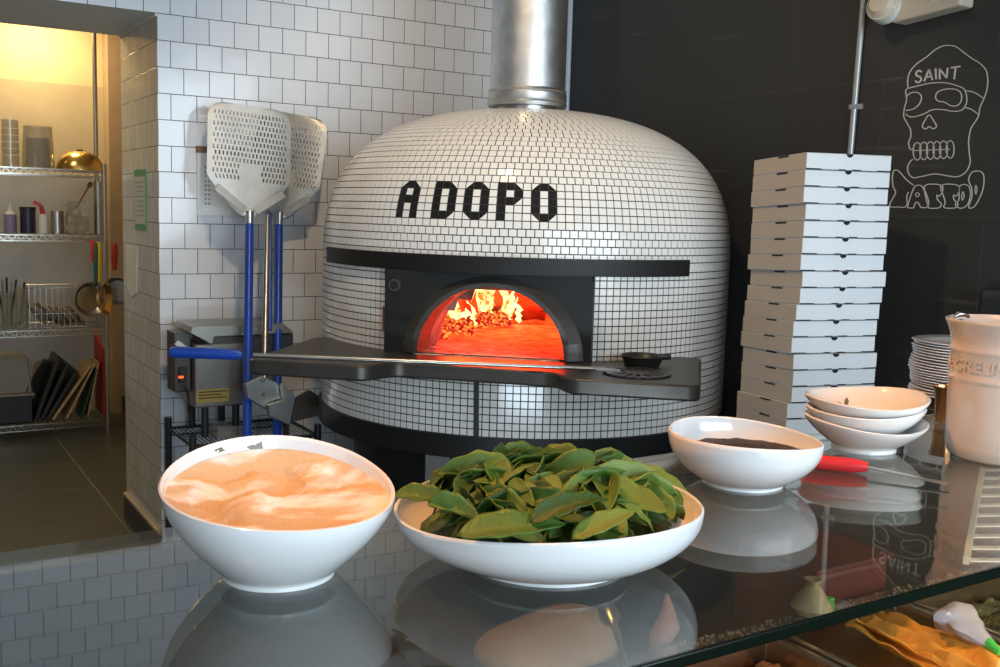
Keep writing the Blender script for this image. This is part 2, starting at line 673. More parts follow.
struct(MB().box((xa + .06, 7.405, 0.0), (xb + .12, 7.42, .12)), 'baseboard_kitchen', 'black_base')

# ------------------------------------------------------------------ pizza oven
OC = Vector((2.118, 3.272))
OR = .755
FAZ = math.radians(222)
nf = Vector((math.sin(FAZ), math.cos(FAZ)))
tf = Vector((-nf.y, nf.x))        # towards the right of the photo


def OV(n, t, z):
    p = OC + nf * n + tf * t
    return Vector((p.x, p.y, z))


def OP(phi, r, z):
    """oven point: phi from the front, positive to the right of the photo"""
    return OV(r * math.cos(phi), r * math.sin(phi), z)


ZB0, ZB1, ZSH = .772, 1.283, 1.02
oven = thing('pizza_oven', (OC.x, OC.y, 0), 'large round wood-fired oven tiled in small white mosaic with black letters on its dome', 'oven')
# dome profile, cut into rows of equal arc length
DZ0, DH = 1.30, .545


def prof(u):
    n = 2.6
    c, s = math.cos(u), math.sin(u)
    return OR * abs(c) ** (2 / n), DZ0 + DH * abs(s) ** (2 / n)


us = [PI / 2 * k / 4000 for k in range(4001)]
pr = [prof(u) for u in us]
ROW = .0243
rows = [pr[0]]
acc = 0
for a_, b_ in zip(pr, pr[1:]):
    acc += math.hypot(b_[0] - a_[0], b_[1] - a_[1])
    if acc >= ROW:
        rows.append(b_)
        acc = 0
        if b_[0] < .12:
            break


def cell(mb, ph0, ph1, A, B, g=.0016, lift=.0011, cut=None, slant=0):
    """one flat mosaic tile between two profile rows; cut drops a corner"""
    (r0, z0), (r1, z1) = A, B
    dr, dz = r1 - r0, z1 - z0
    L = math.hypot(dr, dz)
    nr, nz = dz / L, -dr / L
    e0 = g / max(r0, .02)
    e1 = g / max(r1, .02)
    ua, ub = g / L, 1 - g / L

    def pt(ph, u, up):
        r = r0 + dr * u + nr * up
        z = z0 + dz * u + nz * up
        return OP(ph + slant * u, r, z)
    corners = [(ph0 + e0, ua), (ph1 - e0, ua), (ph1 - e1, ub), (ph0 + e1, ub)]   # BL BR TR TL
    if cut is not None:
        corners = [c for i, c in enumerate(corners) if i not in cut]
    n = len(corners)
    up = [pt(p, u, lift) for p, u in corners]
    lo = [pt(p, u, -.0005) for p, u in corners]
    mb.add(lo + up, [tuple(range(n, 2 * n))] + [(i, (i + 1) % n, n + (i + 1) % n, n + i) for i in range(n)])


dome = MB()
lets = {}
LET = {'A': ['/#\\', '#.#', '###', '#.#', '#.#'], 'D': ['##\\', '#.#', '#.#', '#.#', '##/'],
       'O': ['/#\\', '#.#', '#.#', '#.#', '\\#/'], 'P': ['##\\', '#.#', '##/', '#..', '#..']}
# letter block: columns of the widest row counting from the left edge of the A
NB = 175
dph = 2 * PI / NB
word = {0: 'A', 5: 'D', 9: 'O', 13: 'P', 17: 'O'}
PH0 = math.radians(222 - 246.9)
LROW = 5                               # rows of the block, counted from the bottom row index
zz = [r[1] for r in rows]
base = min(range(len(zz)), key=lambda i: abs(zz[i] - 1.452))
jit = random.Random(3)
for i in range(len(rows) - 1):
    A, B = rows[i], rows[i + 1]
    rm = (A[0] + B[0]) / 2
    inblk = base <= i < base + 5
    if inblk:
        n = NB
        off = PH0
    elif i < base + 5:
        n = NB
        off = PH0 + dph * (.5 if i % 2 == base % 2 else .05 * jit.random())
    else:
        n = max(12, round(NB * rm / rows[base + 4][0]))
        off = jit.random() * .03 + (.5 * 2 * PI / n if i % 2 else 0)
    d = 2 * PI / n
    lr = 4 - (i - base)
    for k in range(n):
        ch = '.'
        letters = None
        if inblk:
            for c0, L_ in word.items():
                if c0 <= k < c0 + 3:
                    ch = LET[L_][lr][k - c0]
                    letters = lets.setdefault(c0, MB())
        p0 = off + k * d
        if ch == '#':
            cell(letters, p0, p0 + d, A, B)
        elif ch == '.':
            cell(dome, p0, p0 + d, A, B)
        else:
            # BL=0 BR=1 TR=2 TL=3 : the black half keeps the inner corner
            left = (k - [c for c in word if c <= k][-1]) == 0
            top = lr == 0 or (lr == 2 and False)
            if top:
                ck, cw = (3, 1) if left else (2, 0)
            else:
                ck, cw = (0, 2) if left else (1, 3)
            cell(letters, p0, p0 + d, A, B, cut=(ck,))
            cell(dome, p0, p0 + d, A, B, cut=(cw,))
# straight wall below the band
wall = MB()
NL = 200
RH = .0237
nr_ = int((ZB1 + .05 - ZB0) / RH)
PHP = math.asin(.325 / OR)
for i in range(nr_):
    z0 = ZB0 + i * RH
    for k in range(NL):
        p0 = 2 * PI * k / NL
        pm = (p0 + PI / NL + PI) % (2 * PI) - PI
        if abs(pm) < PHP and z0 + RH > ZSH - .02 and z0 < 1.30:
            continue
        cell(wall, p0, p0 + 2 * PI / NL, (OR, z0), (OR, z0 + RH), g=.0018, lift=.0012)
zt = ZB0 + nr_ * RH
lower = MB()      # the grout core of the straight wall, open where the mouth is
for k in range(NL):
    p0 = 2 * PI * k / NL
    pm = (p0 + PI / NL + PI) % (2 * PI) - PI
    spans = [(ZB0, 1.32)]
    if abs(pm) < PHP:
        spans = [(ZB0, ZSH - .02), (1.29, 1.32)]
    for za, zb in spans:
        lower.add([OP(p0, OR - .001, za), OP(p0 + 2 * PI / NL, OR - .001, za), OP(p0 + 2 * PI / NL, OR - .001, zb), OP(p0, OR - .001, zb)], [(0, 1, 2, 3)])
lower.lathe([(OR - .001, ZB0), (0, ZB0)], (OC.x, OC.y, 0), 64)
lower.build('grout_core', 'grout', oven, smooth=True)
wall.build('wall_mosaic', 'tile_l', oven)
dome.build('dome_mosaic', 'tile_l', oven)
for c0, L_ in word.items():
    tag(lets[c0].build('letter', 'tile_k', oven), 'black mosaic letter %s' % L_)
g = MB().lathe([(r - .001, z) for r, z in rows] + [(0, DZ0 + DH - .001)], (OC.x, OC.y, 0), 128)
g.build('dome_core', 'grout', oven, smooth=True)
# steel band over the mouth
bd = MB()
a0, a1 = math.radians(222 - 277), math.radians(222 - 169)
K = 60
ring = []
for k in range(K + 1):
    a = a0 + (a1 - a0) * k / K
    ring.append([OP(a, r, z) for r, z in ((OR - .01, 1.283), (OR + .014, 1.283), (OR + .014, 1.336), (OR - .01, 1.336))])
for k in range(K):
    bd.add(ring[k] + ring[k + 1], [(j, (j + 1) % 4, 4 + (j + 1) % 4, 4 + j) for j in range(4)])
bd.add(ring[0], [(0, 1, 2, 3)])
bd.add(ring[-1], [(0, 1, 2, 3)])
bd.build('steel_band', 'black_metal', oven)
# front plate with the arched mouth
HW, AH = .232, .218
PN = .728


def arch(hw, h, z0, n=28):
    return [(.018 + hw * math.cos(PI * k / n), z0 + h * math.sin(PI * k / n)) for k in range(n + 1)]


plate = MB()
out = [(-.33, ZSH - .03), (.33, ZSH - .03), (.33, 1.284), (-.33, 1.284)]
inn = arch(HW, AH, ZSH + .005)


def fan(mb, n_, flip=False):
    N = len(inn)
    vi = [mb.bm.verts.new(OV(n_, t_, z_)) for t_, z_ in inn]
    vo = []
    for k in range(N):
        a = PI * k / (N - 1)
        c, s = math.cos(a), math.sin(a)
        sc = min(.33 / max(abs(c), 1e-6), (1.284 - ZSH - .005) / max(s, 1e-6))
        vo.append(mb.bm.verts.new(OV(n_, c * sc, ZSH + .005 + s * sc)))
    for k in range(N - 1):
        mb.bm.faces.new((vi[k], vi[k + 1], vo[k + 1], vo[k]))
    return vi, vo


fan(plate, PN)
plate.add([OV(PN, s * .33, z) for z in (ZSH - .03, ZSH + .005) for s in (-1, 1)], [(0, 1, 3, 2)])
for s in (-1, 1):
    plate.add([OV(PN, s * .33, ZSH - .03), OV(.6, s * .33, ZSH - .03), OV(.6, s * .33, 1.284), OV(PN, s * .33, 1.284)], [(0, 1, 2, 3)])
plate.build('front_plate', 'black_metal', oven)
# arch lip: a thick curved collar standing proud of the plate
lip = MB()
outer = arch(HW + .056, AH + .032, ZSH + .005)
for k in range(len(inn) - 1):
    q = []
    for kk in (k, k + 1):
        (ti, zi), (to, zo) = inn[kk], outer[kk]
        q += [OV(.60, ti, zi), OV(PN + .030, ti, zi), OV(PN + .030, ti + (to - ti) * .35, zi + (zo - zi) * .35), OV(PN - .0, to, zo)]
    lip.add(q, [(0, 1, 5, 4), (1, 2, 6, 5), (2, 3, 7, 6)])
tag(lip.build('mouth_arch', 'dark_metal', oven, smooth=True), 'charcoal steel arch around the oven mouth')
# dial, hinge and the dark power strip
def disc(mb, c, nrm, r, t, seg=24):
    return mb.tube([Vector(c), Vector(c) + Vector(nrm) * t], r, seg)


n3 = Vector((nf.x, nf.y, 0))
dl = disc(MB(), OV(PN, -.295, 1.235), n3, .020, .014).build('dial', 'dark_metal', oven, smooth=True)
disc(MB(), OV(PN + .014, -.295, 1.235), n3, .013, .004).build('dial_face', 'black_metal', dl)
MB().box((-.007, -.008, 0), (.007, .008, .075), Matrix.Translation(OV(OR + .005, -.345, 1.085) - nf.to_3d() * .09) @ Matrix.Rotation(-FAZ + PI, 4, 'Z')).build('hinge', mat('rusty_hinge', (.28, .14, .08), .7, .4, var=.3, vscale=60), oven)
c1 = OP(math.radians(222 - 223.6), OR + .004, 1.0)
c2 = OP(math.radians(222 - 223.2), OR + .004, ZB0 - .01)
MB().bar(c1, c2, .016, .010, up=n3).build('conduit_strip', 'black_pl', oven)
# landing shelf with two wings
def rounded(poly, r=.03, n=5):
    out_ = []
    m = len(poly)
    for i in range(m):
        p = Vector(poly[i])
        a = Vector(poly[i - 1])
        c = Vector(poly[(i + 1) % m])
        ra = min(r, (a - p).length * .45, (c - p).length * .45)
        p1 = p + (a - p).normalized() * ra
        p2 = p + (c - p).normalized() * ra
        for k in range(n + 1):
            t_ = k / n
            out_.append(tuple((1 - t_) ** 2 * p1 + 2 * t_ * (1 - t_) * p + t_ * t_ * p2))
    return out_


shp = rounded([(.45, -.66), (1.04, -.655), (1.045, -.29), (.93, -.23), (.955, .25), (1.05, .30), (1.05, .66), (.47, .665)], .035)
sh = MB().prism(shp, lambda u, v, t: OV(u, v, t), ZSH - .045, ZSH)
sh.build('landing_shelf', mat('grey_steel_shelf', (.075, .068, .060), .38, .6, bump=.05, bscale=40, var=.15), oven, smooth=True, bevel=.006)
# stand
st = MB()
st.lathe([(OR - .03, .70), (OR + .012, .70), (OR + .012, ZB0), (0, ZB0)], (OC.x, OC.y, 0), 96)
st.build('base_ring', 'black_metal', oven, smooth=True)
MB().lathe([(0, .12), (OR - .12, .12), (OR - .12, .70), (0, .70)], (OC.x, OC.y, 0), 64).build('base_drum', 'black_metal', oven, smooth=True)
for k in range(6):
    a = math.radians(20 + 60 * k)
    p = OP(a, OR - .16, 0)
    MB().box((-.04, -.04, 0), (.04, .04, .12), Matrix.Translation(p)).build('leg', 'black_metal', oven)
for dp in (-.36, .34):
    p = OP(dp + .12, OR - .07, 0)
    MB().box((-.04, -.02, .60), (.04, .02, .70), Matrix.Translation(p) @ Matrix.Rotation(-FAZ - dp, 4, 'Z')).build('support_bracket', 'dark_metal', oven)
# fire chamber
ch = MB()
CR, CHH = .56, .36
pf = [(CR * math.cos(PI / 2 * k / 14), ZSH + CHH * math.sin(PI / 2 * k / 14)) for k in range(15)]
segs = 64
ringsC = []
for r, z in pf[:-1]:
    ringsC.append([OP(2 * PI * k / segs, r, z) for k in range(segs)])
for A, B in zip(ringsC, ringsC[1:]):
    for k in range(segs):
        q = [A[k], A[(k + 1) % segs], B[(k + 1) % segs], B[k]]
        cen = sum(q, Vector()) / 4
        d = Vector((cen.x, cen.y)) - OC
        n_, t_ = d.dot(nf), d.dot(tf)
        if n_ > 0 and abs(t_ - .018) < HW - .01 and cen.z < ZSH + AH * math.sqrt(max(0, 1 - ((t_ - .018) / HW) ** 2)) - .01:
            continue
        ch.add(q, [(0, 1, 2, 3)])
ch.add([OP(2 * PI * k / segs, pf[-2][0], pf[-2][1]) for k in range(segs)], [tuple(range(segs))])
# short vault from the chamber to the mouth
for k in range(len(inn) - 1):
    (t0, z0), (t1, z1) = inn[k], inn[k + 1]
    ch.add([OV(.42, t0 * 1.03, z0 + .004), OV(.42, t1 * 1.03, z1 + .004), OV(.62, t1, z1), OV(.62, t0, z0)], [(0, 1, 2, 3)])
ch.build('fire_chamber', 'brick_in', oven, smooth=True)
hf = MB().lathe([(CR + .02, ZSH - .012), (CR + .02, ZSH), (0, ZSH)], (OC.x, OC.y, 0), 64)
hf.prism([(.45, -HW), (.74, -HW), (.74, HW), (.45, HW)], lambda u, v, t: OV(u, v, t), ZSH - .012, ZSH + .002)
hf.build('hearth_floor', 'brick_floor', oven)
# fire
def firept(px, z=ZSH):
    return at(px, 330, 2, z)


for loc, e, s in ((OV(-.10, -.27, ZSH + .17), 9, .07), (OV(.08, -.05, ZSH + .24), 5, .06), (OV(.0, .25, ZSH + .22), 4, .08), (OV(-.35, 0, ZSH + .2), 6, .08)):
    light('POINT', 'fire_glow', loc, (0, 0, 0), e, (1, .038, .006), s)
fire = thing('wood_fire', OV(-.15, -.2, ZSH), 'blazing yellow flames burning inside the tiled oven', 'fire')
frnd = random.Random(11)


def flame(c, h, w):
    pts = []
    rr = []
    x, y = 0, 0
    for k in range(9):
        t_ = k / 8
        x += frnd.uniform(-.014, .014)
        pts.append(Vector(c) + Vector((tf.x * x, tf.y * x, h * t_)))
        rr.append(max(.002, w * math.sin(PI * (.22 + .78 * t_)) * (1 - .25 * t_) * frnd.uniform(.75, 1.2)))
    MB().tube(pts, rr, 8).build('flame', 'flame', fire, smooth=True)


for (n_, t_, h, w_) in ((-.24, -.22, .24, .022), (-.10, -.30, .14, .016), (-.14, -.26, .18, .012), (-.22, -.06, .10, .014), (-.28, -.15, .25, .014), (.0, -.20, .06, .014), (-.06, -.22, .09, .014), (-.22, -.17, .15, .026), (-.24, -.12, .20, .022), (-.20, -.09, .13, .022),
                        (.02, -.30, .08, .024), (.0, -.26, .10, .024), (.03, -.23, .07, .024), (.05, -.19, .05, .022), (-.04, -.34, .09, .024), (.06, -.27, .05, .02)):
    flame(OV(n_, t_, ZSH + .015), h, w_)
em = MB()
for k in range(230):
    n_ = frnd.gauss(-.05, .13)
    t_ = -.29 + frnd.gauss(0, .06) + (.12 if n_ < -.12 else 0)
    s = frnd.uniform(.010, .024)
    mx = Matrix.Translation(OV(n_, t_, ZSH + s * .6 + frnd.random() * .03)) @ Matrix.Rotation(frnd.random() * 3, 4, Vector((frnd.random(), frnd.random(), 1)))
    em.box((-s, -s * .7, -s * .6), (s, s * .7, s * .6), mx)
tag(em.build('embers', 'ember', fire), kind='stuff')
for i, (a, b2, r, lab) in enumerate((((.08, -.19, .022), (-.16, -.26, .12), .015, 'charred log leaning up through the flames in the oven'),
                                     ((-.32, .04, .04), (-.26, -.24, .045), .028, 'charred log lying behind the flames at the back of the oven'))):
    A_ = OV(a[0], a[1], ZSH + a[2])
    B_ = OV(b2[0], b2[1], ZSH + b2[2])
    pts = [A_.lerp(B_, k / 6) + Vector((0, 0, .006 * math.sin(k * 2))) for k in range(7)]
    tag(MB().tube(pts, [r * frnd.uniform(.85, 1.1) for _ in pts], 10).build('firewood_log', 'ash', smooth=True), lab, 'log', 'burning logs in the oven')

# chimney
CC = OC - Vector((R_.x, R_.y)) * .012
chim = thing('chimney_pipe', (OC.x, OC.y, DZ0 + DH), 'shiny galvanised round metal flue rising from the top of the oven', 'chimney')
zc_ = DZ0 + DH - .004
RC = .140
MB().tube([(CC.x, CC.y, zc_ + .045), (CC.x, CC.y, ZC - .002)], RC, 64).build('flue', 'galv', chim, smooth=True)
MB().lathe([(RC - .03, zc_), (RC - .03, zc_ + .05)], (CC.x, CC.y, 0), 48).build('inner_sleeve', 'steel', chim, smooth=True)
cl = MB().lathe([(RC - .028, zc_ + .020), (RC + .006, zc_ + .020), (RC + .009, zc_ + .032), (RC + .004, zc_ + .037), (RC + .007, zc_ + .043), (RC + .007, zc_ + .066), (RC + .003, zc_ + .070), (RC + .006, zc_ + .076), (RC + .001, zc_ + .084)], (CC.x, CC.y, 0), 64)
cl.build('collar', 'galv', chim, smooth=True)

# pan on the right wing of the landing shelf
pc = at(642, 366, 2, ZSH)
pan = thing('cast_iron_pan', pc, 'small black cast-iron pan on the right end of the oven shelf', 'pan')
MB().lathe([(0, .001), (.052, .001), (.064, .030), (.067, .032), (.065, .034), (.060, .031), (.048, .008), (0, .007)], pc, 40).build('pan_body', 'black_pl', pan, smooth=True)
MB().tube([pc + Vector((.06, -.02, .026)), pc + Vector((.085, -.03, .028))], [.008, .009], 8).build('handle', 'black_pl', pan, smooth=True)
MB().lathe([(0, .009), (.048, .010), (.05, .009)], pc, 24).build('pan_contents', 'herb', pan)

# turning peel lying across the shelf
ph = at(652, 377, 2, ZSH + .006)
pj = at(605, 369, 2, ZSH + .012)
pe = at(170, 352, 2, ZSH + .028)
pg = pj.lerp(pe, .80)
peel = thing('turning_peel', ph, 'long thin peel with blue grip and small round perforated head lying across the oven shelf', 'pizza peel')
MB().tube([pj, pe.lerp(pj, .19)], .0065, 10).build('shaft', 'steel', peel, smooth=True)
d_ = (pe - pj).normalized()
g0 = pj + (pe - pj) * .835
MB().tube([g0, g0.lerp(pe, .1), g0.lerp(pe, .5), g0.lerp(pe, .93), pe], [.010, .0155, .0165, .0175, .012], 14).build('grip', 'blue', peel, smooth=True)
hd = MB()
hr = .098
# flat disc with radial slots, made from rings of quads
NS = 32
u_ = -d_
u_ = Vector((u_.x, u_.y, 0)).normalized()
v_ = Vector((-u_.y, u_.x, 0))
hc = Vector((pj.x, pj.y, ZSH + .004)) + u_ * (hr - .005)
peel.location = peel.location
for i, (ra, rb) in enumerate(((0, .03), (.03, .038), (.038, .082), (.082, hr))):
    for k in range(NS):
        if i == 2 and k % 2:
            continue
        aa, ab = 2 * PI * k / NS, 2 * PI * (k + 1) / NS
        q = [hc + (u_ * math.cos(a) + v_ * math.sin(a)) * r for a, r in ((aa, ra), (ab, ra), (ab, rb), (aa, rb))]
        q2 = [p + Vector((0, 0, .002)) for p in q]
        hd.add(q + q2, [(4, 5, 6, 7), (3, 2, 1, 0)] + [(j, (j + 1) % 4, 4 + (j + 1) % 4, 4 + j) for j in range(4)])
hd.build('perforated_head', 'dark_metal', peel)
MB().bar(pj - u_ * .03, hc - u_ * .05 + Vector((0, 0, .004)), .02, .006).build('socket', 'steel', peel)

# ------------------------------------------------------------------ right wall
def BW(px, py, out=0):
    p = at(px, py, 0, XW)
    p.x -= out
    return p


cd = thing('wall_conduit', BW(853, 152, .012), 'thin grey metal conduit running up the black wall behind the pizza boxes', 'conduit')
pa, pb = BW(854, 140), BW(866, 0)
yc = (pa.y + pb.y) / 2
dy = (pb - pa)
top = pb + dy * 1.0
bot = pa - dy * 1.2
MB().tube([Vector((XW - .012, bot.y, bot.z)), Vector((XW - .012, pb.y, pb.z)), Vector((XW - .012, top.y, min(top.z, ZC - .02)))], .0105, 14).build('pipe', 'conduit', cd, smooth=True)
q = BW(857, 107)
MB().box((-.006, -.026, -.009), (.0, .026, .009), Matrix.Translation((XW, q.y, q.z))).build('clamp', 'conduit', cd)
MB().box((-.025, -.014, -.007), (.0, .014, .007), Matrix.Translation((XW, q.y, q.z))).build('clamp_saddle', 'conduit', cd)

el = thing('emergency_light', BW(930, 5, .05), 'off-white emergency light fixture high on the black wall', 'emergency light')
y0, y1 = BW(973, 20).y, BW(905, 24).y
zb_ = BW(935, 21).z
MB().prism([(y0, zb_ + .02), (y1, zb_ - .0), (y1, zb_ + .25), (y0, zb_ + .25)], lambda u, v, t: Vector((XW - t, u, v)), .0, .07).build('housing', 'off_white', el, bevel=.008)
ya, yb = BW(972, 8).y, BW(945, 8).y
MB().box((XW - .074, ya, zb_ + .045), (XW - .07, yb, zb_ + .10)).build('face_plate', 'lens', el, bevel=.003)
lp = BW(901, 13)
hd = MB()
mx = Matrix.Translation((XW - .09, lp.y, lp.z + .015)) @ Matrix.Rotation(.5, 4, 'X') @ Matrix.Rotation(PI / 2 + .3, 4, 'Y')
hd.lathe([(0, -.035), (.035, -.030), (.052, -.005), (.055, .0)], (0, 0, 0), 32, mx=mx)
lh = hd.build('lamp_head', 'off_white', el, smooth=True)
MB().lathe([(.055, -.03), (.055, .0), (.048, .008), (0, .014)], (0, 0, 0), 32, mx=mx @ Matrix.Scale(-1, 4, (0, 0, 1))).build('lens', 'lens', lh, smooth=True)

# line drawing of a skull in a beanie and goggles, with lettering
for rb in range(7):
    zz0 = -.002 - .0015 * rb
    rr0 = .052 - .006 * rb
    MB().lathe([(rr0, zz0), (rr0 + .0018, zz0 - .001), (rr0 - .001, zz0 - .002)], (0, 0, 0), 28, mx=mx @ Matrix.Translation((0, 0, -.008)) @ Matrix.Scale(1, 4)).build('lens_rib', 'lens', lh, smooth=True)
art = thing('skull_wall_drawing', BW(943, 209, .002), 'white line drawing of a skull in a cap and goggles above the word TATTOO', 'wall drawing')


def s1(x, y):      # crop 880,40 scale 6.667
    return (880 + x / 6.667, 40 + y / 6.667)


def s2(x, y):      # crop 880,120
    return (880 + x / 6.667, 120 + y / 6.667)


def wf(u, v, t):
    p = BW(u, v)
    return Vector((XW - t - .0005, p.y, p.z))


def line(mb, pts, w=.85, closed=False, sm=5):
    mb.strip(smooth_path(pts, sm, closed), wf, w, .0015, closed)


k = MB()
LW = .95
line(k, [s1(*p) for p in ((188, 325), (186, 270), (200, 215), (245, 160), (310, 115), (370, 65), (430, 38), (500, 42), (550, 75), (610, 120), (670, 158), (710, 205), (720, 270), (712, 340), (690, 400), (668, 450), (660, 500), (640, 540), (608, 590), (595, 650))] + [s2(*p) for p in ((592, 160), (598, 230), (602, 285), (575, 345), (520, 378), (450, 372), (370, 360), (290, 374), (225, 385), (192, 355), (186, 310), (205, 275), (222, 262))], LW)
line(k, [s1(*p) for p in ((172, 345), (178, 400), (165, 450), (160, 510), (180, 550), (205, 600), (205, 650))] + [s2(*p) for p in ((192, 150), (200, 190), (222, 200))], LW)
line(k, [s1(*p) for p in ((172, 345), (185, 325), (260, 305), (340, 288), (430, 285), (500, 300), (560, 325), (578, 370), (578, 420), (550, 465), (490, 476), (420, 464), (350, 466), (290, 495), (215, 514), (172, 495))], LW)
line(k, [s1(*p) for p in ((180, 375), (210, 352), (255, 352), (278, 380), (265, 425), (225, 460), (175, 470))], LW)
line(k, [s1(*p) for p in ((372, 375), (390, 345), (440, 328), (500, 328), (538, 350), (545, 395), (525, 432), (480, 440), (430, 415), (385, 405))], LW, True)
line(k, [s1(*p) for p in ((575, 338), (630, 350), (690, 388))], LW)
line(k, [s1(*p) for p in ((565, 450), (610, 462), (658, 497))], LW)
line(k, [s1(*p) for p in ((330, 500), (360, 540), (378, 575), (355, 592), (330, 578), (305, 594), (284, 575), (302, 535))], LW, True)
for i in range(6):
    x = 250 + i * 44
    dyy = -i * 2.5
    line(k, [s2(*p) for p in ((x - 24, 175 + dyy), (x, 150 + dyy), (x + 22, 175 + dyy), (x + 22, 240 + dyy), (x, 268 + dyy), (x - 24, 240 + dyy))], LW * .9, True, 4)
line(k, [s2(*p) for p in ((222, 205), (340, 200), (470, 195))], LW * .8)
k.build('skull_outline', 'chalk', art)
k = MB()
for seg in (((282, 215), (262, 204), (243, 218), (246, 236), (272, 250), (274, 270), (255, 284), (236, 272)),):
    line(k, [s1(*p) for p in seg], 1.65)
for seg in (((296, 276), (328, 196)), ((328, 196), (352, 268)), ((308, 248), (344, 243)), ((372, 190), (376, 262)), ((400, 262), (398, 192)), ((398, 192), (446, 254)), ((446, 254), (452, 186)), ((474, 186), (540, 176)), ((505, 184), (496, 262))):
    line(k, [s1(*p) for p in seg], 1.65, sm=1)
tag(k.build('cap_lettering', 'chalk', art), 'hand-drawn word SAINT on the cap')
k = MB()
# TATTOO in fat outlined letters
line(k, [s2(*p) for p in ((225, 435), (175, 395), (125, 340), (95, 338), (84, 380), (88, 440), (105, 482), (88, 520), (66, 560), (76, 580), (130, 580), (165, 582), (182, 560), (180, 510), (192, 480))], LW)
line(k, [s2(*p) for p in ((186, 575), (205, 510), (222, 465), (240, 438), (275, 438), (296, 470), (312, 540), (322, 580), (275, 582), (262, 560), (245, 548), (232, 562), (226, 584), (196, 586))], LW, True)
line(k, [s2(*p) for p in ((250, 484), (264, 498), (250, 512), (238, 498))], LW * .8, True)
for dx in (0, 110):
    line(k, [s2(p[0] + dx, p[1]) for p in ((300, 440), (330, 428), (390, 430), (418, 445), (416, 480), (398, 508), (382, 500), (385, 530), (410, 560), (395, 585), (340, 588), (316, 578), (326, 550), (312, 500), (298, 465))], LW, True)
line(k, [s2(*p) for p in ((530, 450), (555, 430), (590, 440), (605, 480), (598, 530), (580, 570), (548, 588), (515, 580), (505, 560), (528, 530))], LW, True)
line(k, [s2(*p) for p in ((555, 478), (562, 510), (550, 535), (546, 505))], LW * .8, True)
line(k, [s2(*p) for p in ((600, 425), (592, 390), (615, 350), (655, 340), (688, 358), (695, 410), (685, 470), (660, 530), (632, 575), (605, 588), (592, 575), (612, 520), (614, 460))], LW, True)
line(k, [s2(*p) for p in ((640, 435), (648, 460), (640, 495), (636, 465))], LW * .8, True)
tag(k.build('outlined_lettering', 'chalk', art), 'fat outlined word TATTOO under the skull')

# black dispenser on the wall, at the picture edge
p = BW(986, 286)
p2 = BW(1000, 322)
dsp = thing('wall_dispenser', (XW - .05, p.y - .06, p2.z - .05), 'black plastic box on the wall behind the ivory crock', 'dispenser')
MB().box((XW - .09, p.y - .16, p2.z - .06), (XW, p.y - .03, p.z)).build('case', 'black_pl', dsp, bevel=.02)
MB().box((XW - .094, p.y - .15, p2.z - .02), (XW - .09, p.y - .05, p.z - .03)).build('front_cover', mat('dark_grey_plastic', (.012, .012, .012), .4), dsp, bevel=.004)
disc(MB(), (XW - .094, p.y - .045, p2.z + .02), (-1, 0, 0), .004, .003, 12).build('indicator', 'white_pl', dsp)

# ------------------------------------------------------------------ pizza boxes
bx0 = Vector((2.363, 2.144, 1.674))
ea = Vector((.963, -.24, 0)).normalized()      # along the face lit by the window
eb = Vector((.24, .963, 0)).normalized()
BS, BH = .293, .0500
labels_n = ['first', 'second', 'third', 'fourth', 'fifth', 'sixth', 'seventh', 'eighth', 'ninth', 'tenth', 'eleventh', 'twelfth', 'thirteenth', 'fourteenth', 'fifteenth', 'sixteenth', 'seventeenth', 'eighteenth']


def box_frame(i, dx, dy, tw):
    # tilt: the far-left edge of every box hangs lower
    c = bx0 + ea * dx + eb * dy + Vector((0, 0, -BH * (i + 1)))
    m = Matrix.Translation(c) @ Matrix(((ea.x, eb.x, 0, 0), (ea.y, eb.y, 0, 0), (0, 0, 1, 0), (0, 0, 0, 1)))
    sh_ = Matrix(((1, 0, 0, 0), (0, 1, 0, 0), (.006, -.045, 1, 0), (0, 0, 0, 1)))
    return m @ Matrix.Rotation(tw, 4, 'Z') @ sh_


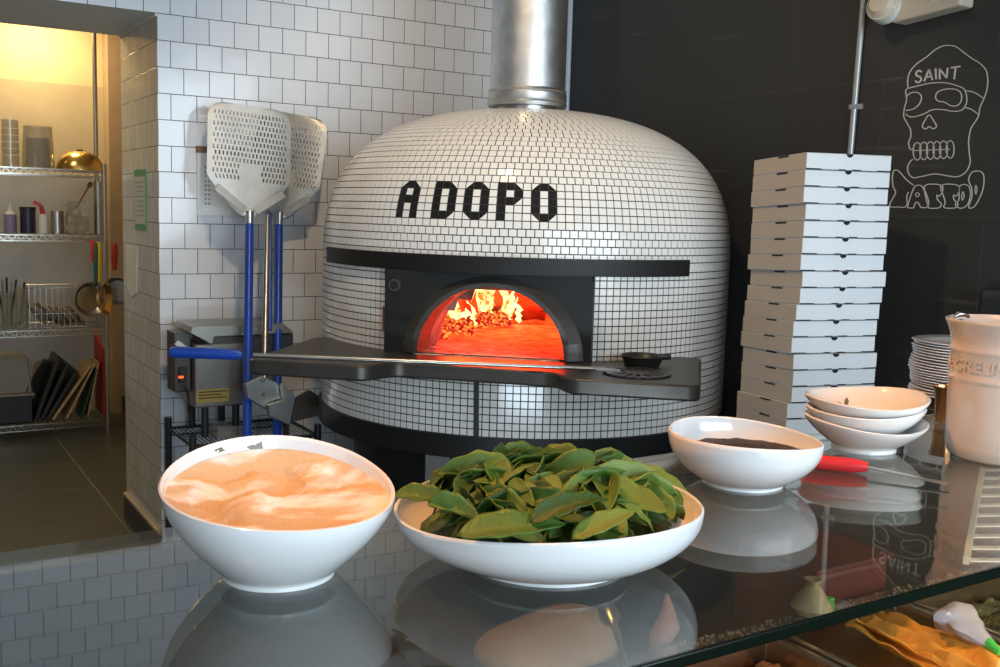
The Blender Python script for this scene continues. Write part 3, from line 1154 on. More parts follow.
px_corner = [807, 806, 804.5, 806, 804, 802.5, 801.5, 803, 801.5, 797, 794.5, 792.5, 793.5, 793.5, 792, 787.5, 786, 785]
for i in range(18):
    # keep each corner near the sight line of its photo position by sliding along the lit face
    zt_ = bx0.z - BH * i
    ptc = bx0 + Vector((0, 0, -BH * i))
    d = ptc - EYE
    px = 500 + F_PX * d.dot(R_) / d.dot(F_)
    dx = (px_corner[i] - px) / F_PX * d.dot(F_) * .97
    m = box_frame(i, dx, rnd.uniform(-.004, .004), rnd.uniform(-.012, .012))
    org = m @ Vector((BS / 2, BS / 2, 0))
    lab = 'white cardboard pizza box, topmost of the tall stack' if i == 0 else ('white cardboard pizza box, %s from the top of the tall stack' % labels_n[i])
    t = thing('pizza_box', org, lab, 'pizza box', 'white pizza boxes in the tall stack')
    h = BH - .0012
    o = MB().box((.0015, .0015, 0), (BS - .0015, BS - .0015, h - .002), m).build('tray', 'card_w', t)
    lid = MB()
    lid.box((0, 0, h - .0022), (BS, BS, h), m)
    lid.box((0, 0, .004), (BS, .0016, h), m)
    lid.build('lid', 'card_w', t)
    # warm shade on the left face, painted as a thin tan sheet
    MB().box((-.0012, .001, .002), (.0006, BS - .001, h - .001), m).build('shaded_side_sheet', 'card_k' if False else mat('shaded_card_side', (.44, .36, .285), .85) if i == 0 else bpy.data.materials['shaded_card_side'], t)
    poly = [(BS * .5 + .0115 * math.cos(-PI * q / 10), h - .0003 + .0105 * math.sin(-PI * q / 10)) for q in range(11)]
    MB().prism(poly, lambda u, v, tt: m @ Vector((u, -tt, v)), .0, .0009).build('thumb_notch', 'hole', t)
    up_ = []
    for ua, ub in ((.0, .17), (.38, .46), (.54, .64), (.84, 1.0)):
        up_ += [(BS * ua, .0008), (BS * ua, .0030), (BS * ub, .0030), (BS * ub, .0008)]
    MB().prism([(0, -.0004)] + up_ + [(BS, -.0004)], lambda u, v, tt: m @ Vector((u, -tt, v)), .0, .0007).build('seam', 'hole', t)
    MB().box((-.0020, BS * .32, h - .0058), (-.0012, BS * .52, h - .0006), m).build('side_slot', 'hole', t)

# table under the boxes
tb = thing('work_table', (2.55, 2.25, 0), 'black work table under the stack of pizza boxes', 'table')
MB().box((2.24, 1.80, .725), (XW - .004, 2.50, .772)).build('table_top', 'black_metal', tb, bevel=.004)
for x, y in ((2.28, 1.84), (2.28, 2.46), (2.88, 1.84), (2.88, 2.46)):
    MB().box((x - .02, y - .02, 0), (x + .02, y + .02, .725)).build('leg', 'black_metal', tb)
bx_low = bx0.z - BH * 18

# ------------------------------------------------------------------ peels, sign, notices
def PW(px, py, y):
    return at(px, py, 1, y)


sg = thing('wall_sign', PW(218, 215, YW - .01), 'white board with brown top edge on the tiled wall behind the peels', 'sign')
a = PW(196.5, 147, YW)
b2 = PW(243, 216, YW)
MB().box((a.x, YW - .012, b2.z), (b2.x, YW, a.z)).build('board', 'sign', sg)
MB().box((a.x - .003, YW - .018, a.z - .022), (b2.x + .003, YW, a.z + .004)).build('top_edge', 'brown', sg)
wr = MB()
lp = PW(207, 178, YW)
for i in range(9):
    z = a.z - .075 - i * .018
    for j in range(2):
        wr.box((a.x + .028 + j * .014, YW - .0135, z - .009), (a.x + .037 + j * .014, YW - .012, z))
wr.build('printed_marks', mat('faded_print', (.40, .40, .40), .7), sg)

nt_ = thing('green_notice', Vector((XP, 4.6, at(140, 235, 0, XP).z)), 'white notice with green border on the doorway side of the tiled wall', 'notice')
a = at(146, 169, 0, XP)
b2 = at(135.5, 234, 0, XP)
MB().box((XP - .003, min(a.y, b2.y), b2.z + .02), (XP, max(a.y, b2.y), a.z)).build('green_sheet', mat('green_print', (.14, .42, .20), .6), nt_)
MB().box((XP - .004, min(a.y, b2.y) + .012, b2.z + .045), (XP - .003, max(a.y, b2.y) - .012, a.z - .03)).build('white_panel', mat('pale_paper', (.62, .66, .58), .7), nt_)
wr = MB()
for i in range(8):
    z = a.z - .05 - i * .02
    wr.box((XP - .0046, min(a.y, b2.y) + .03, z - .004), (XP - .004, max(a.y, b2.y) - .03 - .01 * (i % 3), z))
wr.build('printed_lines', mat('grey_print', (.30, .36, .30), .7), nt_)
a = at(138, 247, 0, XP)
b2 = at(127, 296, 0, XP)
hp = thing('paper_sleeve', Vector((XP, (a.y + b2.y) / 2, b2.z)), 'pale paper sleeve taped below the green notice', 'paper')
MB().prism([(a.y, a.z), (b2.y, a.z), (b2.y - .02, b2.z + .04), (b2.y - .10, b2.z), (a.y + .03, b2.z + .03)], lambda u, v, t: Vector((XP - t, u, v)), 0, .004).build('sleeve', 'paper', hp)


def hang_peel(pxtop, pytop, pxj, pyj, pxb, pyb, yt, yj, yb_, w, h, m, label, lean=0):
    """upright peel: perforated head above a blue handle that stands on the floor"""
    J = PW(pxj, pyj, yj)
    Bm = PW(pxb, pyb, yb_)
    d = (Bm - J).normalized()
    foot = J + d * ((J.z - .01) / -d.z)
    t = thing('pizza_peel', foot, label, 'pizza peel', 'tall peels standing against the tiled wall')
    MB().tube([foot, J - Vector((0, 0, .035))], .0165, 16).build('handle', 'blue', t, smooth=True)
    up = (PW(pxtop, pytop, yt) - J).normalized()
    side = Vector((1, 0, 0))
    side = (side - up * side.dot(up)).normalized()
    side = (Matrix.Rotation(lean, 3, 'Z') @ side).normalized()
    nn = up.cross(side)
    MB().tube([J - Vector((0, 0, .06)), J + up * .02], [.014, .017], 14).build('socket', 'steel', t, smooth=True)
    # outline of the head
    H = MB()

    def f(u, v, tt):
        return J + side * u + up * v + nn * (-tt)
    z0 = .02

    def half(v):
        if v < .34 * h:
            return w * .10 + (w * .5 - w * .10) * (v / (.34 * h)) ** .85
        if v > h - .06:
            q = (v - (h - .06)) / .06
            return w * .5 - .055 * (1 - math.sqrt(max(0, 1 - q * q)))
        return w * .5
    # slotted sheet: columns alternate slot / web, rows are staggered
    nc = 40
    us_ = [-1, -.88]
    kind_u = [0]
    step = 1.76 / nc
    for q_ in range(nc):
        us_ += [-.88 + step * (q_ + .06), -.88 + step * (q_ + .94), -.88 + step * (q_ + 1)]
        kind_u += [0, 1 + q_, 0]
    us_.append(1)
    kind_u.append(0)
    nr0 = 12
    vs_ = [h * (.30 * q_ / 7) for q_ in range(7)]
    kind_v = [0] * 7
    v0_ = .30 * h
    vstep = (h * .93 - v0_) / nr0
    for q_ in range(nr0):
        vs_ += [v0_ + vstep * q_, v0_ + vstep * (q_ + .30)]
        kind_v += [0, 1 + q_]
    vs_ += [h * .93, h * .95, h * .965, h * .98, h * .99, h]
    kind_v += [0, 0, 0, 0, 0]
    grid = {}
    for j, v in enumerate(vs_):
        hw_ = half(v)
        for i, u in enumerate(us_):
            grid[i, j] = H.bm.verts.new(f(u * hw_, v, -.010 * abs(u) ** 4))
    for j in range(len(vs_) - 1):
        for i in range(len(us_) - 1):
            if kind_u[i] and kind_v[j] and (kind_u[i] + kind_v[j]) % 2 and not (kind_v[j] < 4 and 15 <= kind_u[i] <= 26) and abs(us_[i]) * half(vs_[j]) < w * .46 and half(vs_[j]) > w * .40:
                continue
            H.bm.faces.new((grid[i, j], grid[i + 1, j], grid[i + 1, j + 1], grid[i, j + 1]))
    o = H.build('perforated_head', m, t)
    sol = o.modifiers.new('thick', 'SOLIDIFY')
    sol.thickness = .0025
    # folded reinforcing brackets
    for s in (-1, 1):
        MB().bar(f(s * w * .06, .02, .006), f(s * w * .40, .10, .012), .030, .005, up=nn).build('bracket', 'alu_dark', t)
    return t


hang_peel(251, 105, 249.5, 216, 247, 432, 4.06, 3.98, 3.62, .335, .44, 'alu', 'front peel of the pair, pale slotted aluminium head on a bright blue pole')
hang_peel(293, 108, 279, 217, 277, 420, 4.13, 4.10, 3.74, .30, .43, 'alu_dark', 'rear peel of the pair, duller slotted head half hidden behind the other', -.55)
# oven brush upside down between the peels
T = PW(267.5, 213, 4.02)
Bq = PW(264, 400, 3.66)
br = thing('oven_brush', Bq, 'steel-handled oven scraper leaning head-down between the two blue peels', 'scraper')
MB().tube([T, Bq], .0115, 14).build('handle', 'steel', br, smooth=True)
MB().tube([T + Vector((.016, .02, 0)), PW(270, 330, 3.85)], .008, 8).build('blue_pole', 'blue', br, smooth=True)
o = Bq
fx = lambda px, py, y=3.66: PW(px, py, y)
for poly, y, nm in (([(246, 384), (262, 376), (276, 382), (292, 398), (278, 421), (268, 410), (248, 398)], 3.64, 'scraper_plate'), ([(282, 383), (296, 397), (290, 425), (270, 416), (268, 405), (284, 400)], 3.60, 'scraper_blade'), ([(297, 398), (310, 390), (327, 402), (318, 416), (292, 422)], 3.70, 'brush_block')):
    pl = MB()
    P3 = [PW(a_, b_, y) for a_, b_ in poly]
    n = len(P3)
    v0 = [pl.bm.verts.new(p) for p in P3]
    v1 = [pl.bm.verts.new(p + Vector((.0, .03, -.004))) for p in P3]
    pl.bm.faces.new(v0)
    pl.bm.faces.new(v1[::-1])
    for i in range(n):
        pl.bm.faces.new((v0[i], v0[(i + 1) % n], v1[(i + 1) % n], v1[i]))
    pl.build(nm, 'steel' if nm != 'brush_block' else 'dark_metal', br, bevel=.002)
for py in (380, 394):
    p = PW(263, py, 3.635)
    disc(MB(), p, (0, -1, 0), .006, .006, 12).build('rivet', 'chrome', br)

# ------------------------------------------------------------------ black wire rack with the steel machine
rk = thing('wire_rack', (1.25, 3.98, 0), 'black wire shelf rack against the tiled wall left of the oven', 'rack')
XR0, XR1, YR0, YR1 = 1.005, 1.50, 3.80, 4.165
zr = PW(190, 438, YR0).z - .035
for x, y in ((XR0, YR0), (XR1, YR0), (XR0, YR1), (XR1, YR1)):
    MB().tube([(x, y, 0), (x, y, zr + .045)], .0135, 12).build('post', 'black_pl', rk, smooth=True)
for z, nm in ((zr, 'wire_shelf'), (.18, 'wire_shelf')):
    s = MB()
    for y in (YR0, YR1):
        s.bar((XR0, y, z), (XR1, y, z), .006, .010)
        s.bar((XR0, y, z - .03), (XR1, y, z - .03), .005, .006)
    for x in (XR0, XR1):
        s.bar((x, YR0, z), (x, YR1, z), .006, .010)
    for q in range(1, 30):
        x = XR0 + (XR1 - XR0) * q / 30
        s.bar((x, YR0, z), (x, YR1, z), .003, .003)
    for q in range(24):
        x = XR0 + (XR1 - XR0) * q / 24
        dxx = (XR1 - XR0) / 24
        s.bar((x, YR0, z - .03), (x + dxx / 2, YR0, z), .003, .003)
        s.bar((x + dxx / 2, YR0, z), (x + dxx, YR0, z - .03), .003, .003)
    s.build(nm, 'black_pl', rk)

mc = thing('countertop_machine', PW(235, 408, 3.9), 'grey steel kitchen machine with yellow warning label on the black wire rack', 'kitchen machine')
YM = 3.90


def pz(px, py, y=YM):
    return PW(px, py, y)


a, b2 = pz(195, 345), pz(244, 405)
MB().box((a.x, YM, b2.z), (b2.x, YM + .22, a.z)).build('housing', mat('dull_grey_steel', (.30, .29, .27), .35, .8, var=.15), mc, bevel=.006)
a, b2 = pz(242, 340), pz(294, 352)
MB().prism([(pz(205, 345).x, pz(205, 345).z), (pz(294, 352).x, pz(294, 352).z - .1), (pz(294, 334).x, pz(294, 334).z), (pz(214, 336).x, pz(214, 336).z)], lambda u, v, t: Vector((u, t, v)), YM + .005, YM + .22).build('upper_body', 'dark_metal', mc, bevel=.005)
P = lambda px, py, y: PW(px, py, y)
ld = MB()
ld.prism([(P(189, 333, YM).x, P(189, 333, YM).z), (P(212, 345, YM).x, P(212, 345, YM).z), (P(214, 337, YM).x, P(214, 337, YM).z), (P(294, 333, YM).x, P(294, 333, YM).z), (P(282, 328, YM).x, P(282, 328, YM).z + .02), (P(192, 326, YM).x, P(192, 326, YM).z)], lambda u, v, t: Vector((u, t, v)), YM - .01, YM + .23)
ld.build('sloped_lid', mat('brushed_lid_steel', (.34, .33, .30), .35, .85, var=.12), mc, bevel=.004)
a, b2 = pz(174, 334), pz(192, 394)
MB().box((a.x + .012, YM + .05, b2.z), (b2.x + .01, YM + .16, a.z)).build('back_plate', 'dark_metal', mc, bevel=.004)
MB().bar(pz(176, 342, YM + .04), pz(190, 352, YM + .04), .02, .012, up=(0, 1, 0)).build('side_bracket', 'steel', mc)
a, b2 = pz(196, 390), pz(229, 401)
lb = MB().box((a.x, YM - .0015, b2.z), (b2.x, YM, a.z)).build('warning_label', mat('yellow_label', (.38, .29, .08), .6), mc)
wr = MB()
for i in range(3):
    z = a.z - .008 - i * .012
    wr.box((a.x + .01, YM - .0022, z - .004), (b2.x - .01 - .02 * (i % 2), YM - .0015, z))
wr.build('label_print', 'black_pl', lb)
for px in (207, 238):
    for dy_ in (.03, .22):
        p = pz(px, 405)
        MB().tube([(p.x, YM + dy_, zr + .004), (p.x, YM + dy_, p.z + .002)], .014, 12).build('foot', 'black_pl', mc, smooth=True)
a = pz(183, 371, YM + .03)
sw = MB().box((a.x - .014, YM + .03, a.z - .045), (a.x + .016, YM + .05, a.z + .012)).build('switch_box', 'black_pl', mc, bevel=.003)
a = pz(181, 378, YM + .03)
MB().box((a.x - .010, YM + .024, a.z + .0), (a.x + .008, YM + .03, a.z + .008)).build('pilot_light', mat('red_pilot_lamp', (.8, .1, .05), .3, emis=(1, .08, .02), estr=1.5), sw)
cdp = [PW(186, 388, YM), PW(188, 396, YM), PW(189, 410, YM), PW(190, 420, YM + .1)]
MB().tube(smooth_path([Vector(p) for p in cdp], 5), .005, 8).build('power_cord', 'black_pl', mc, smooth=True)
a = PW(222, 419, 3.92)
bxx = thing('clear_container', Vector((a.x, 3.92, zr + .006)), 'low clear plastic tub on the black wire rack beneath the machine', 'container')
t_ = MB()
x0, x1 = PW(215, 415, 3.9).x, PW(243, 415, 3.9).x
for lo, hi in (((x0, 3.87, zr + .006), (x1, 3.872, zr + .05)), ((x0, 3.98, zr + .006), (x1, 3.982, zr + .05)), ((x0, 3.87, zr + .006), (x0 + .002, 3.98, zr + .05)), ((x1 - .002, 3.87, zr + .006), (x1, 3.98, zr + .05)), ((x0, 3.87, zr + .006), (x1, 3.98, zr + .008))):
    t_.box(lo, hi)
t_.build('tub', 'clear', bxx)

# ------------------------------------------------------------------ kitchen shelving beyond the doorway
def KP(px, py, y=6.95):
    return at(px, py, 1, y)


ku = thing('wire_shelving', (.55, 7.0, 0), 'tall chrome wire shelving unit in the back kitchen beyond the doorway', 'shelving')
KX1 = KP(106, 300, 6.8).x
KX0 = KX1 - 1.25
KY0, KY1 = 6.8, 7.22
LV = [1.655, 1.255, .672, .088]
for x, y, zt_ in ((KX0, KY0, 1.70), (KX1, KY0, 1.70), (KX0, KY1, 2.5), (KX1 + .03, KY1, 2.62)):
    MB().tube([(x, y, 0), (x, y, zt_)], .0145, 12).build('post', 'steel', ku, smooth=True)
for z in LV:
    s = MB()
    for y in (KY0, KY1):
        s.bar((KX0, y, z), (KX1, y, z), .006, .008)
        s.bar((KX0, y, z - .035), (KX1, y, z - .035), .006, .008)
    for x in (KX0, KX1):
        s.bar((x, KY0, z), (x, KY1, z), .006, .008)
    for q in range(1, 50):
        x = KX0 + (KX1 - KX0) * q / 50
        s.bar((x, KY0, z), (x, KY1, z), .004, .004)
    for q in range(26):
        dx = (KX1 - KX0) / 26
        x = KX0 + dx * q
        s.bar((x, KY0, z - .035), (x + dx / 2, KY0, z), .004, .004)
        s.bar((x + dx / 2, KY0, z), (x + dx, KY0, z - .035), .004, .004)
    s.build('wire_shelf', 'chrome', ku)


def cup(name, px0, px1, pytop, zbase, m, label, cat, y=6.98, taper=1.0, group=None, wall=.003, lid=None, partname='body'):
    a = KP(px0, pytop, y)
    b_ = KP(px1, pytop, y)
    r = (b_.x - a.x) / 2 * .93
    c = Vector(((a.x + b_.x) / 2, y, zbase))
    h = a.z - zbase
    t = thing(name, c, label, cat, group)
    MB().lathe([(0, 0), (r * taper, 0), (r, h), (r - wall, h), (r * taper - wall, .004), (0, .004)], c, 32).build(partname, m, t, smooth=True)
    return t, c, r, h


Z1, Z2, Z3, Z4 = [z + .005 for z in LV]
t, c, r, h = cup('measuring_jug', 0, 19, 119, Z1, 'clear', 'tall clear plastic cylinder at the left end of the top kitchen shelf', 'jug')
for q in range(5):
    MB().lathe([(r + .0005, h * (.25 + .14 * q)), (r + .0012, h * (.252 + .14 * q)), (r + .0005, h * (.254 + .14 * q))], c, 24).build('measuring_ring', 'white_pl', t)
a, b2 = KP(22, 168), KP(56, 127)
w_ = b2.x - a.x
t = thing('clear_bucket', ((a.x + b2.x) / 2, 7.0, Z1), 'clear tapered plastic bucket on the top kitchen shelf beside the brass bowl', 'bucket')
MB().lathe([(0, 0), (w_ * .50 * .98, 0), (w_ * .42, b2.z - Z1), (w_ * .41, b2.z - Z1), (w_ * .48, .004), (0, .004)], ((a.x + b2.x) / 2, 7.0, Z1), 32).build('wall', 'clear', t, smooth=True)
MB().lathe([(0, .006), (w_ * .36, .006), (w_ * .33, (b2.z - Z1) * .72), (0, (b2.z - Z1) * .74)], ((a.x + b2.x) / 2, 7.0, Z1), 32).build('nested_tub', mat('smoky_grey_plastic', (.30, .27, .22), .4), t, smooth=True)
a, b2 = KP(57, 170), KP(105, 152)
r = (b2.x - a.x) / 2
t = thing('metal_bowl', ((a.x + b2.x) / 2, 7.0, Z1), 'shiny brass-coloured metal bowl upside down on the top kitchen shelf', 'bowl')
hb = b2.z - Z1
MB().lathe([(r, 0), (r, .006), (r * .95, hb * .35), (r * .75, hb * .75), (r * .4, hb * .96), (r * .18, hb), (0, hb)], ((a.x + b2.x) / 2, 7.0, Z1), 48).build('shell', 'brass', t, smooth=True)
MB().lathe([(0, hb), (.02, hb), (.02, hb + .008), (0, hb + .01)], ((a.x + b2.x) / 2, 7.0, Z1), 16).build('foot_ring', 'dark_metal', t, smooth=True)

# second shelf
t, c, r, h = cup('squeeze_bottle', 3, 17, 214, Z2, mat('purple_grey_plastic', (.22, .20, .32), .4), 'purple-grey squeeze bottle at the left of the second kitchen shelf', 'bottle', taper=1.0)
MB().lathe([(r * .9, h), (r * .3, h + .03), (r * .1, h + .07), (0, h + .072)], c, 20).build('nozzle', 'white_pl', t, smooth=True)
t, c, r, h = cup('black_canister', 19, 36, 210, Z2, 'navy', 'black lidded canister on the second kitchen shelf', 'canister', partname='jar')
MB().lathe([(0, h), (r * 1.06, h), (r * 1.06, h + .02), (0, h + .022)], c, 28).build('lid', 'black_pl', t, smooth=True)
t, c, r, h = cup('trigger_bottle', 38, 48, 214, Z2, 'white_pl', 'white spray bottle with red trigger top on the second kitchen shelf', 'bottle', taper=1.1)
hd = MB()
hd.tube([c + Vector((0, 0, h)), c + Vector((-.01, 0, h + .05))], [.016, .012], 10)
hd.bar(c + Vector((-.01, -.01, h + .05)), c + Vector((-.055, -.01, h + .075)), .02, .022)
hd.build('spray_head', 'red', t, smooth=True)
t, c, r, h = cup('steel_cup', 50, 64, 211, Z2, 'steel', 'small brushed steel cup between the spray bottle and the clear egg bin', 'cup')
MB().tube([c + Vector((-r, -.01, h * .85)), c + Vector((-r - .022, -.01, h * .7)), c + Vector((-r - .02, -.01, h * .35)), c + Vector((-r, -.01, h * .2))], .003, 8).build('handle', 'steel', t, smooth=True)
a, b2 = KP(66, 232), KP(87, 201)
t = thing('clear_bin', ((a.x + b2.x) / 2, 6.95, Z2), 'square clear plastic bin holding white balls of dough on the second kitchen shelf', 'bin')
q = MB()
for lo, hi in (((a.x, 6.89, Z2), (b2.x, 6.893, b2.z)), ((a.x, 7.03, Z2), (b2.x, 7.033, b2.z)), ((a.x, 6.89, Z2), (a.x + .003, 7.03, b2.z)), ((b2.x - .003, 6.89, Z2), (b2.x, 7.03, b2.z)), ((a.x, 6.89, Z2), (b2.x, 7.03, Z2 + .003))):
    q.box(lo, hi)
q.build('tub', 'clear', t)
for i, (fx_, fz) in enumerate(((.22, 0), (.75, 0), (.25, .05), (.72, .052), (.5, .10))):
    o = MB().lathe([(.029 * math.sin(PI * k / 10), .029 - .029 * math.cos(PI * k / 10)) for k in range(11)], (a.x + (b2.x - a.x) * fx_, 6.94 + .03 * (i % 2), Z2 + .004 + fz), 18)
    tag(o.build('white_ball', 'paper', smooth=True), 'white ball inside the clear bin on the second kitchen shelf', 'dough ball', 'white balls in the clear bin')
p0, p1 = KP(77, 206, 6.97), KP(88, 188, 6.97)
t = thing('wooden_spoon', p0, 'dark wooden spoon leaning out of the clear bin on the second kitchen shelf', 'spoon')
MB().tube([p0 + (p0 - p1) * .6, p0, p1], [.004, .005, .006], 8).build('handle', 'spoonwood', t, smooth=True)
MB().tube([p1, p1 + (p1 - p0) * .12, p1 + (p1 - p0) * .28, p1 + (p1 - p0) * .33], [.006, .015, .014, .004], 10).build('spoon_bowl', 'spoonwood', t, smooth=True)
t, c, r, h = cup('tall_canister', 93, 103, 181, Z2, 'steel', 'tall narrow steel canister at the right end of the second kitchen shelf', 'canister')
MB().tube([c + Vector((r * .3, 0, .02)), c + Vector((r * 1.0, 0, h * 1.02))], .004, 8).build('black_rod', 'black_pl', t, smooth=True)

# hanging tools at the post
hook_y = 6.72


def hanging(name, px, pytop, pyend, m, label, cat, wdt=.02, head=None):
    a = KP(px, pytop, hook_y)
    b_ = KP(px, pyend, hook_y)
    t = thing(name, b_, label, cat, 'tools hanging from the kitchen shelf post')
    MB().tube([a, a.lerp(b_, .1), a.lerp(b_, .6), b_], [wdt * .35, wdt * .6, wdt * .6, wdt * .4], 10).build('handle', m, t, smooth=True)
    return t, a, b_


def pan_disc(mb, c, r, tilt, depth=.03):
    mx = Matrix.Translation(c) @ Matrix.Rotation(tilt, 4, 'Z') @ Matrix.Rotation(PI / 2, 4, 'X')
    return mb.lathe([(0, -depth), (r * .75, -depth), (r, 0), (r * 1.04, .001), (r * .98, .002), (r * .73, -depth + .003), (0, -depth + .003)], (0, 0, 0), 36, mx=mx)


t, a, b_ = hanging('frying_pan', 96, 243, 284, 'teal', 'small steel pan with dark green handle hanging from the shelf post', 'pan', .03)
pan_disc(MB(), KP(91, 299, hook_y), .105, .25).build('pan_bowl', 'steel', t, smooth=True)
t, a, b_ = hanging('frying_pan', 99, 242, 282, 'yellow', 'steel pan with yellow handle hanging edge-on from the shelf post', 'pan', .03)
pan_disc(MB(), KP(106, 299, hook_y - .05), .100, 1.0).build('pan_bowl', 'brass', t, smooth=True)
t, a, b_ = hanging('sieve', 114.5, 243, 270, 'dkred', 'dark mesh sieve with red handle hanging at the shelf corner', 'sieve', .035)
pan_disc(MB(), KP(117, 291, hook_y + .05), .088, -.35, .05).build('mesh_basket', 'alu_dark', t, smooth=True)
t, a, b_ = hanging('ladle', 93, 240, 262, 'red', 'red-handled ladle hanging beside the green-handled pan', 'ladle', .022)
MB().tube([b_, b_ + Vector((0, 0, -.12))], .004, 8).build('rod', 'steel', t, smooth=True)
MB().lathe([(.0, -.03), (.02, -.02), (.03, 0), (.028, 0), (.018, -.017), (0, -.026)], b_ + Vector((0, 0, -.13)), 20).build('cup', 'steel', t, smooth=True)
t, a, b_ = hanging('whisk', 104, 240, 300, 'steel', 'thin chrome utensil hanging in front of the pans by the shelf post', 'utensil', .011)
MB().tube([KP(104, 298, hook_y - .05), KP(104, 302, hook_y - .05)], .011, 10).build('tip', 'chrome', t, smooth=True)

# third shelf
t, c, r, h = cup('utensil_tub', 0, 13, 292, Z3, 'clear', 'clear tub of kitchen utensils at the left end of the third kitchen shelf', 'tub')
for i in range(5):
    x = -.025 + .013 * i
    MB().tube([c + Vector((x * .5, 0, .01)), c + Vector((x * 2.2, .01 * i - .02, h + .06 + .015 * (i % 3)))], [.004, .006], 8).build('utensil', 'black_pl' if i % 2 == 0 else 'steel', t, smooth=True)
t, c, r, h = cup('clear_pitcher', 14, 28, 287, Z3, 'clear', 'clear pitcher with a black spoon on the third kitchen shelf', 'pitcher')
MB().tube([c + Vector((-.01, 0, .01)), c + Vector((.02, 0, h * 1.12))], [.012, .006], 8).build('spoon', 'black_pl', t, smooth=True)
a, b2 = KP(28, 326), KP(84, 299)
bk = thing('wire_basket', ((a.x + b2.x) / 2, 7.0, Z3), 'open wire basket of clear plastic dishes on the third kitchen shelf', 'basket')
q = MB()
for z in (Z3 + .004, Z3 + .09, KP(60, 287).z):
    q.tube([(a.x, 6.86, z), (b2.x, 6.86, z), (b2.x, 7.16, z), (a.x, 7.16, z)], .003, 6, closed=True)
for i in range(11):
    x = a.x + (b2.x - a.x) * i / 10
    q.bar((x, 6.86, Z3), (x, 6.86, KP(60, 287).z), .003, .003)
    q.bar((x, 7.16, Z3), (x, 7.16, KP(60, 287).z), .003, .003)
q.build('frame', 'steel', bk)
lidm = mat('translucent_tan_lid', (.36, .31, .24), .35)
krnd = random.Random(5)
lid0 = None
for i in range(26):
    fx_ = i / 25
    cx_ = a.x + .04 + (b2.x - a.x - .08) * fx_
    hgt = .07 if fx_ > .35 else .10
    mx = Matrix.Translation((cx_, 7.0 + krnd.uniform(-.03, .03), Z3 + .012 + hgt * .75)) @ Matrix.Rotation(krnd.uniform(-.3, .3), 4, 'Z') @ Matrix.Rotation(PI / 2 - .65 + krnd.uniform(-.1, .1), 4, 'Y')
    if lid0 is None:
        lid0 = MB().lathe([(0, 0), (.072, 0), (.078, .004), (.078, .007), (.070, .004), (0, .004)], (0, 0, 0), 28).build('plastic_dish', lidm, smooth=True)
        tag(lid0, 'translucent plastic dish standing in the wire basket on the third kitchen shelf', 'dish', 'plastic dishes in the wire basket')
        o = lid0
    else:
        o = lid0.copy()
        COL.objects.link(o)
    o.matrix_world = mx

# bottom shelf
a, b2 = KP(0, 395), KP(28, 354)
cr = thing('black_crate', ((a.x + b2.x) / 2 - .05, 7.0, Z4), 'black crate under the grey tub at the left of the bottom kitchen shelf', 'crate')
q = MB()
x0, x1 = a.x - .12, b2.x + .01
for lo, hi in (((x0, 6.84, Z4), (x1, 6.85, a.z)), ((x0, 7.15, Z4), (x1, 7.16, a.z)), ((x0, 6.84, Z4), (x0 + .01, 7.16, a.z)), ((x1 - .01, 6.84, Z4), (x1, 7.16, a.z)), ((x0, 6.84, Z4), (x1, 7.16, Z4 + .01))):
    q.box(lo, hi)
q.build('walls', 'black_pl', cr, bevel=.002)
MB().box((x0 - .008, 6.832, a.z - .015), (x1 + .008, 6.84, a.z)).build('rim', 'black_pl', cr)
gt = thing('grey_tub', ((a.x + b2.x) / 2 - .05, 7.0, a.z), 'grey plastic tub turned over on the black crate on the bottom shelf', 'tub')
q = MB()
q.prism([(x0, a.z + .012), (x1, a.z + .012), (x1 - .02, b2.z), (x0 + .02, b2.z)], lambda u, v, t: Vector((u, t, v)), 6.86, 7.14)
q.build('shell', mat('warm_grey_plastic', (.24, .23, .20), .5), gt, bevel=.012)
MB().box((x0 - .01, 6.85, a.z + .001), (x1 + .012, 7.15, a.z + .013)).build('rim', mat('warm_grey_plastic_rim', (.28, .27, .23), .5), gt, bevel=.003)


def slab(name, pb, ptop, thick, depth, m, label, cat, group=None, y=6.86, bevel=.004, extra=None):
    """board standing on its edge on the bottom shelf, leaning in the picture plane"""
    b0 = KP(*pb, y)
    b0.z = Z4 + .004
    t0 = KP(*ptop, y)
    q = MB().bar(b0 + Vector((0, depth / 2, 0)), t0 + Vector((0, depth / 2, 0)), depth, thick, up=(1, 0, 0))
    o = q.build(name, m, bevel=bevel)
    return tag(o, label, cat, group)


def bar_tagged(*a_, **k_):
    return slab(*a_, **k_)


for i, (pb, ptp, lab) in enumerate((((32, 416), (50, 362), 'round metal tray leaning between the grey tub and the black trays'), ((28, 416), (43, 364), 'round metal tray behind the front one, next to the grey tub'))):
    b0, t0 = KP(*pb, 6.9), KP(*ptp, 6.9)
    b0.z = Z4 + .004
    r = (t0 - b0).length / 2
    zd = (t0 - b0).normalized()
    ydir = Vector((0, 1, 0))
    nn = zd.cross(ydir)
    mx = Matrix(((zd.x, ydir.x, nn.x, 0), (zd.y, ydir.y, nn.y, 0), (zd.z, ydir.z, nn.z, 0), (0, 0, 0, 1)))
    mx = Matrix.Translation((b0 + t0) / 2 + Vector((0, .12, 0))) @ mx @ Matrix.Rotation(-.5 + .2 * i, 4, 'X')
    tag(MB().lathe([(0, 0), (r * .93, 0), (r, .014), (r * 1.0, .017), (r * .92, .004), (0, .004)], (0, 0, 0), 40, mx=mx).build('round_tray', 'alu_dark', smooth=True), lab, 'tray', 'round trays on the bottom kitchen shelf')
for i, lab in enumerate(('black tray leaning on the bottom shelf, nearest the round metal trays', 'black tray in the middle of the leaning black trays', 'black tray leaning against the pale wooden board')):
    o = slab('black_tray', (36 + i * 6, 417), (60 + i * 9, 357 + i * 7), .03, .27, 'black_pl', lab, 'tray', 'black trays leaning on the bottom kitchen shelf', bevel=.01)
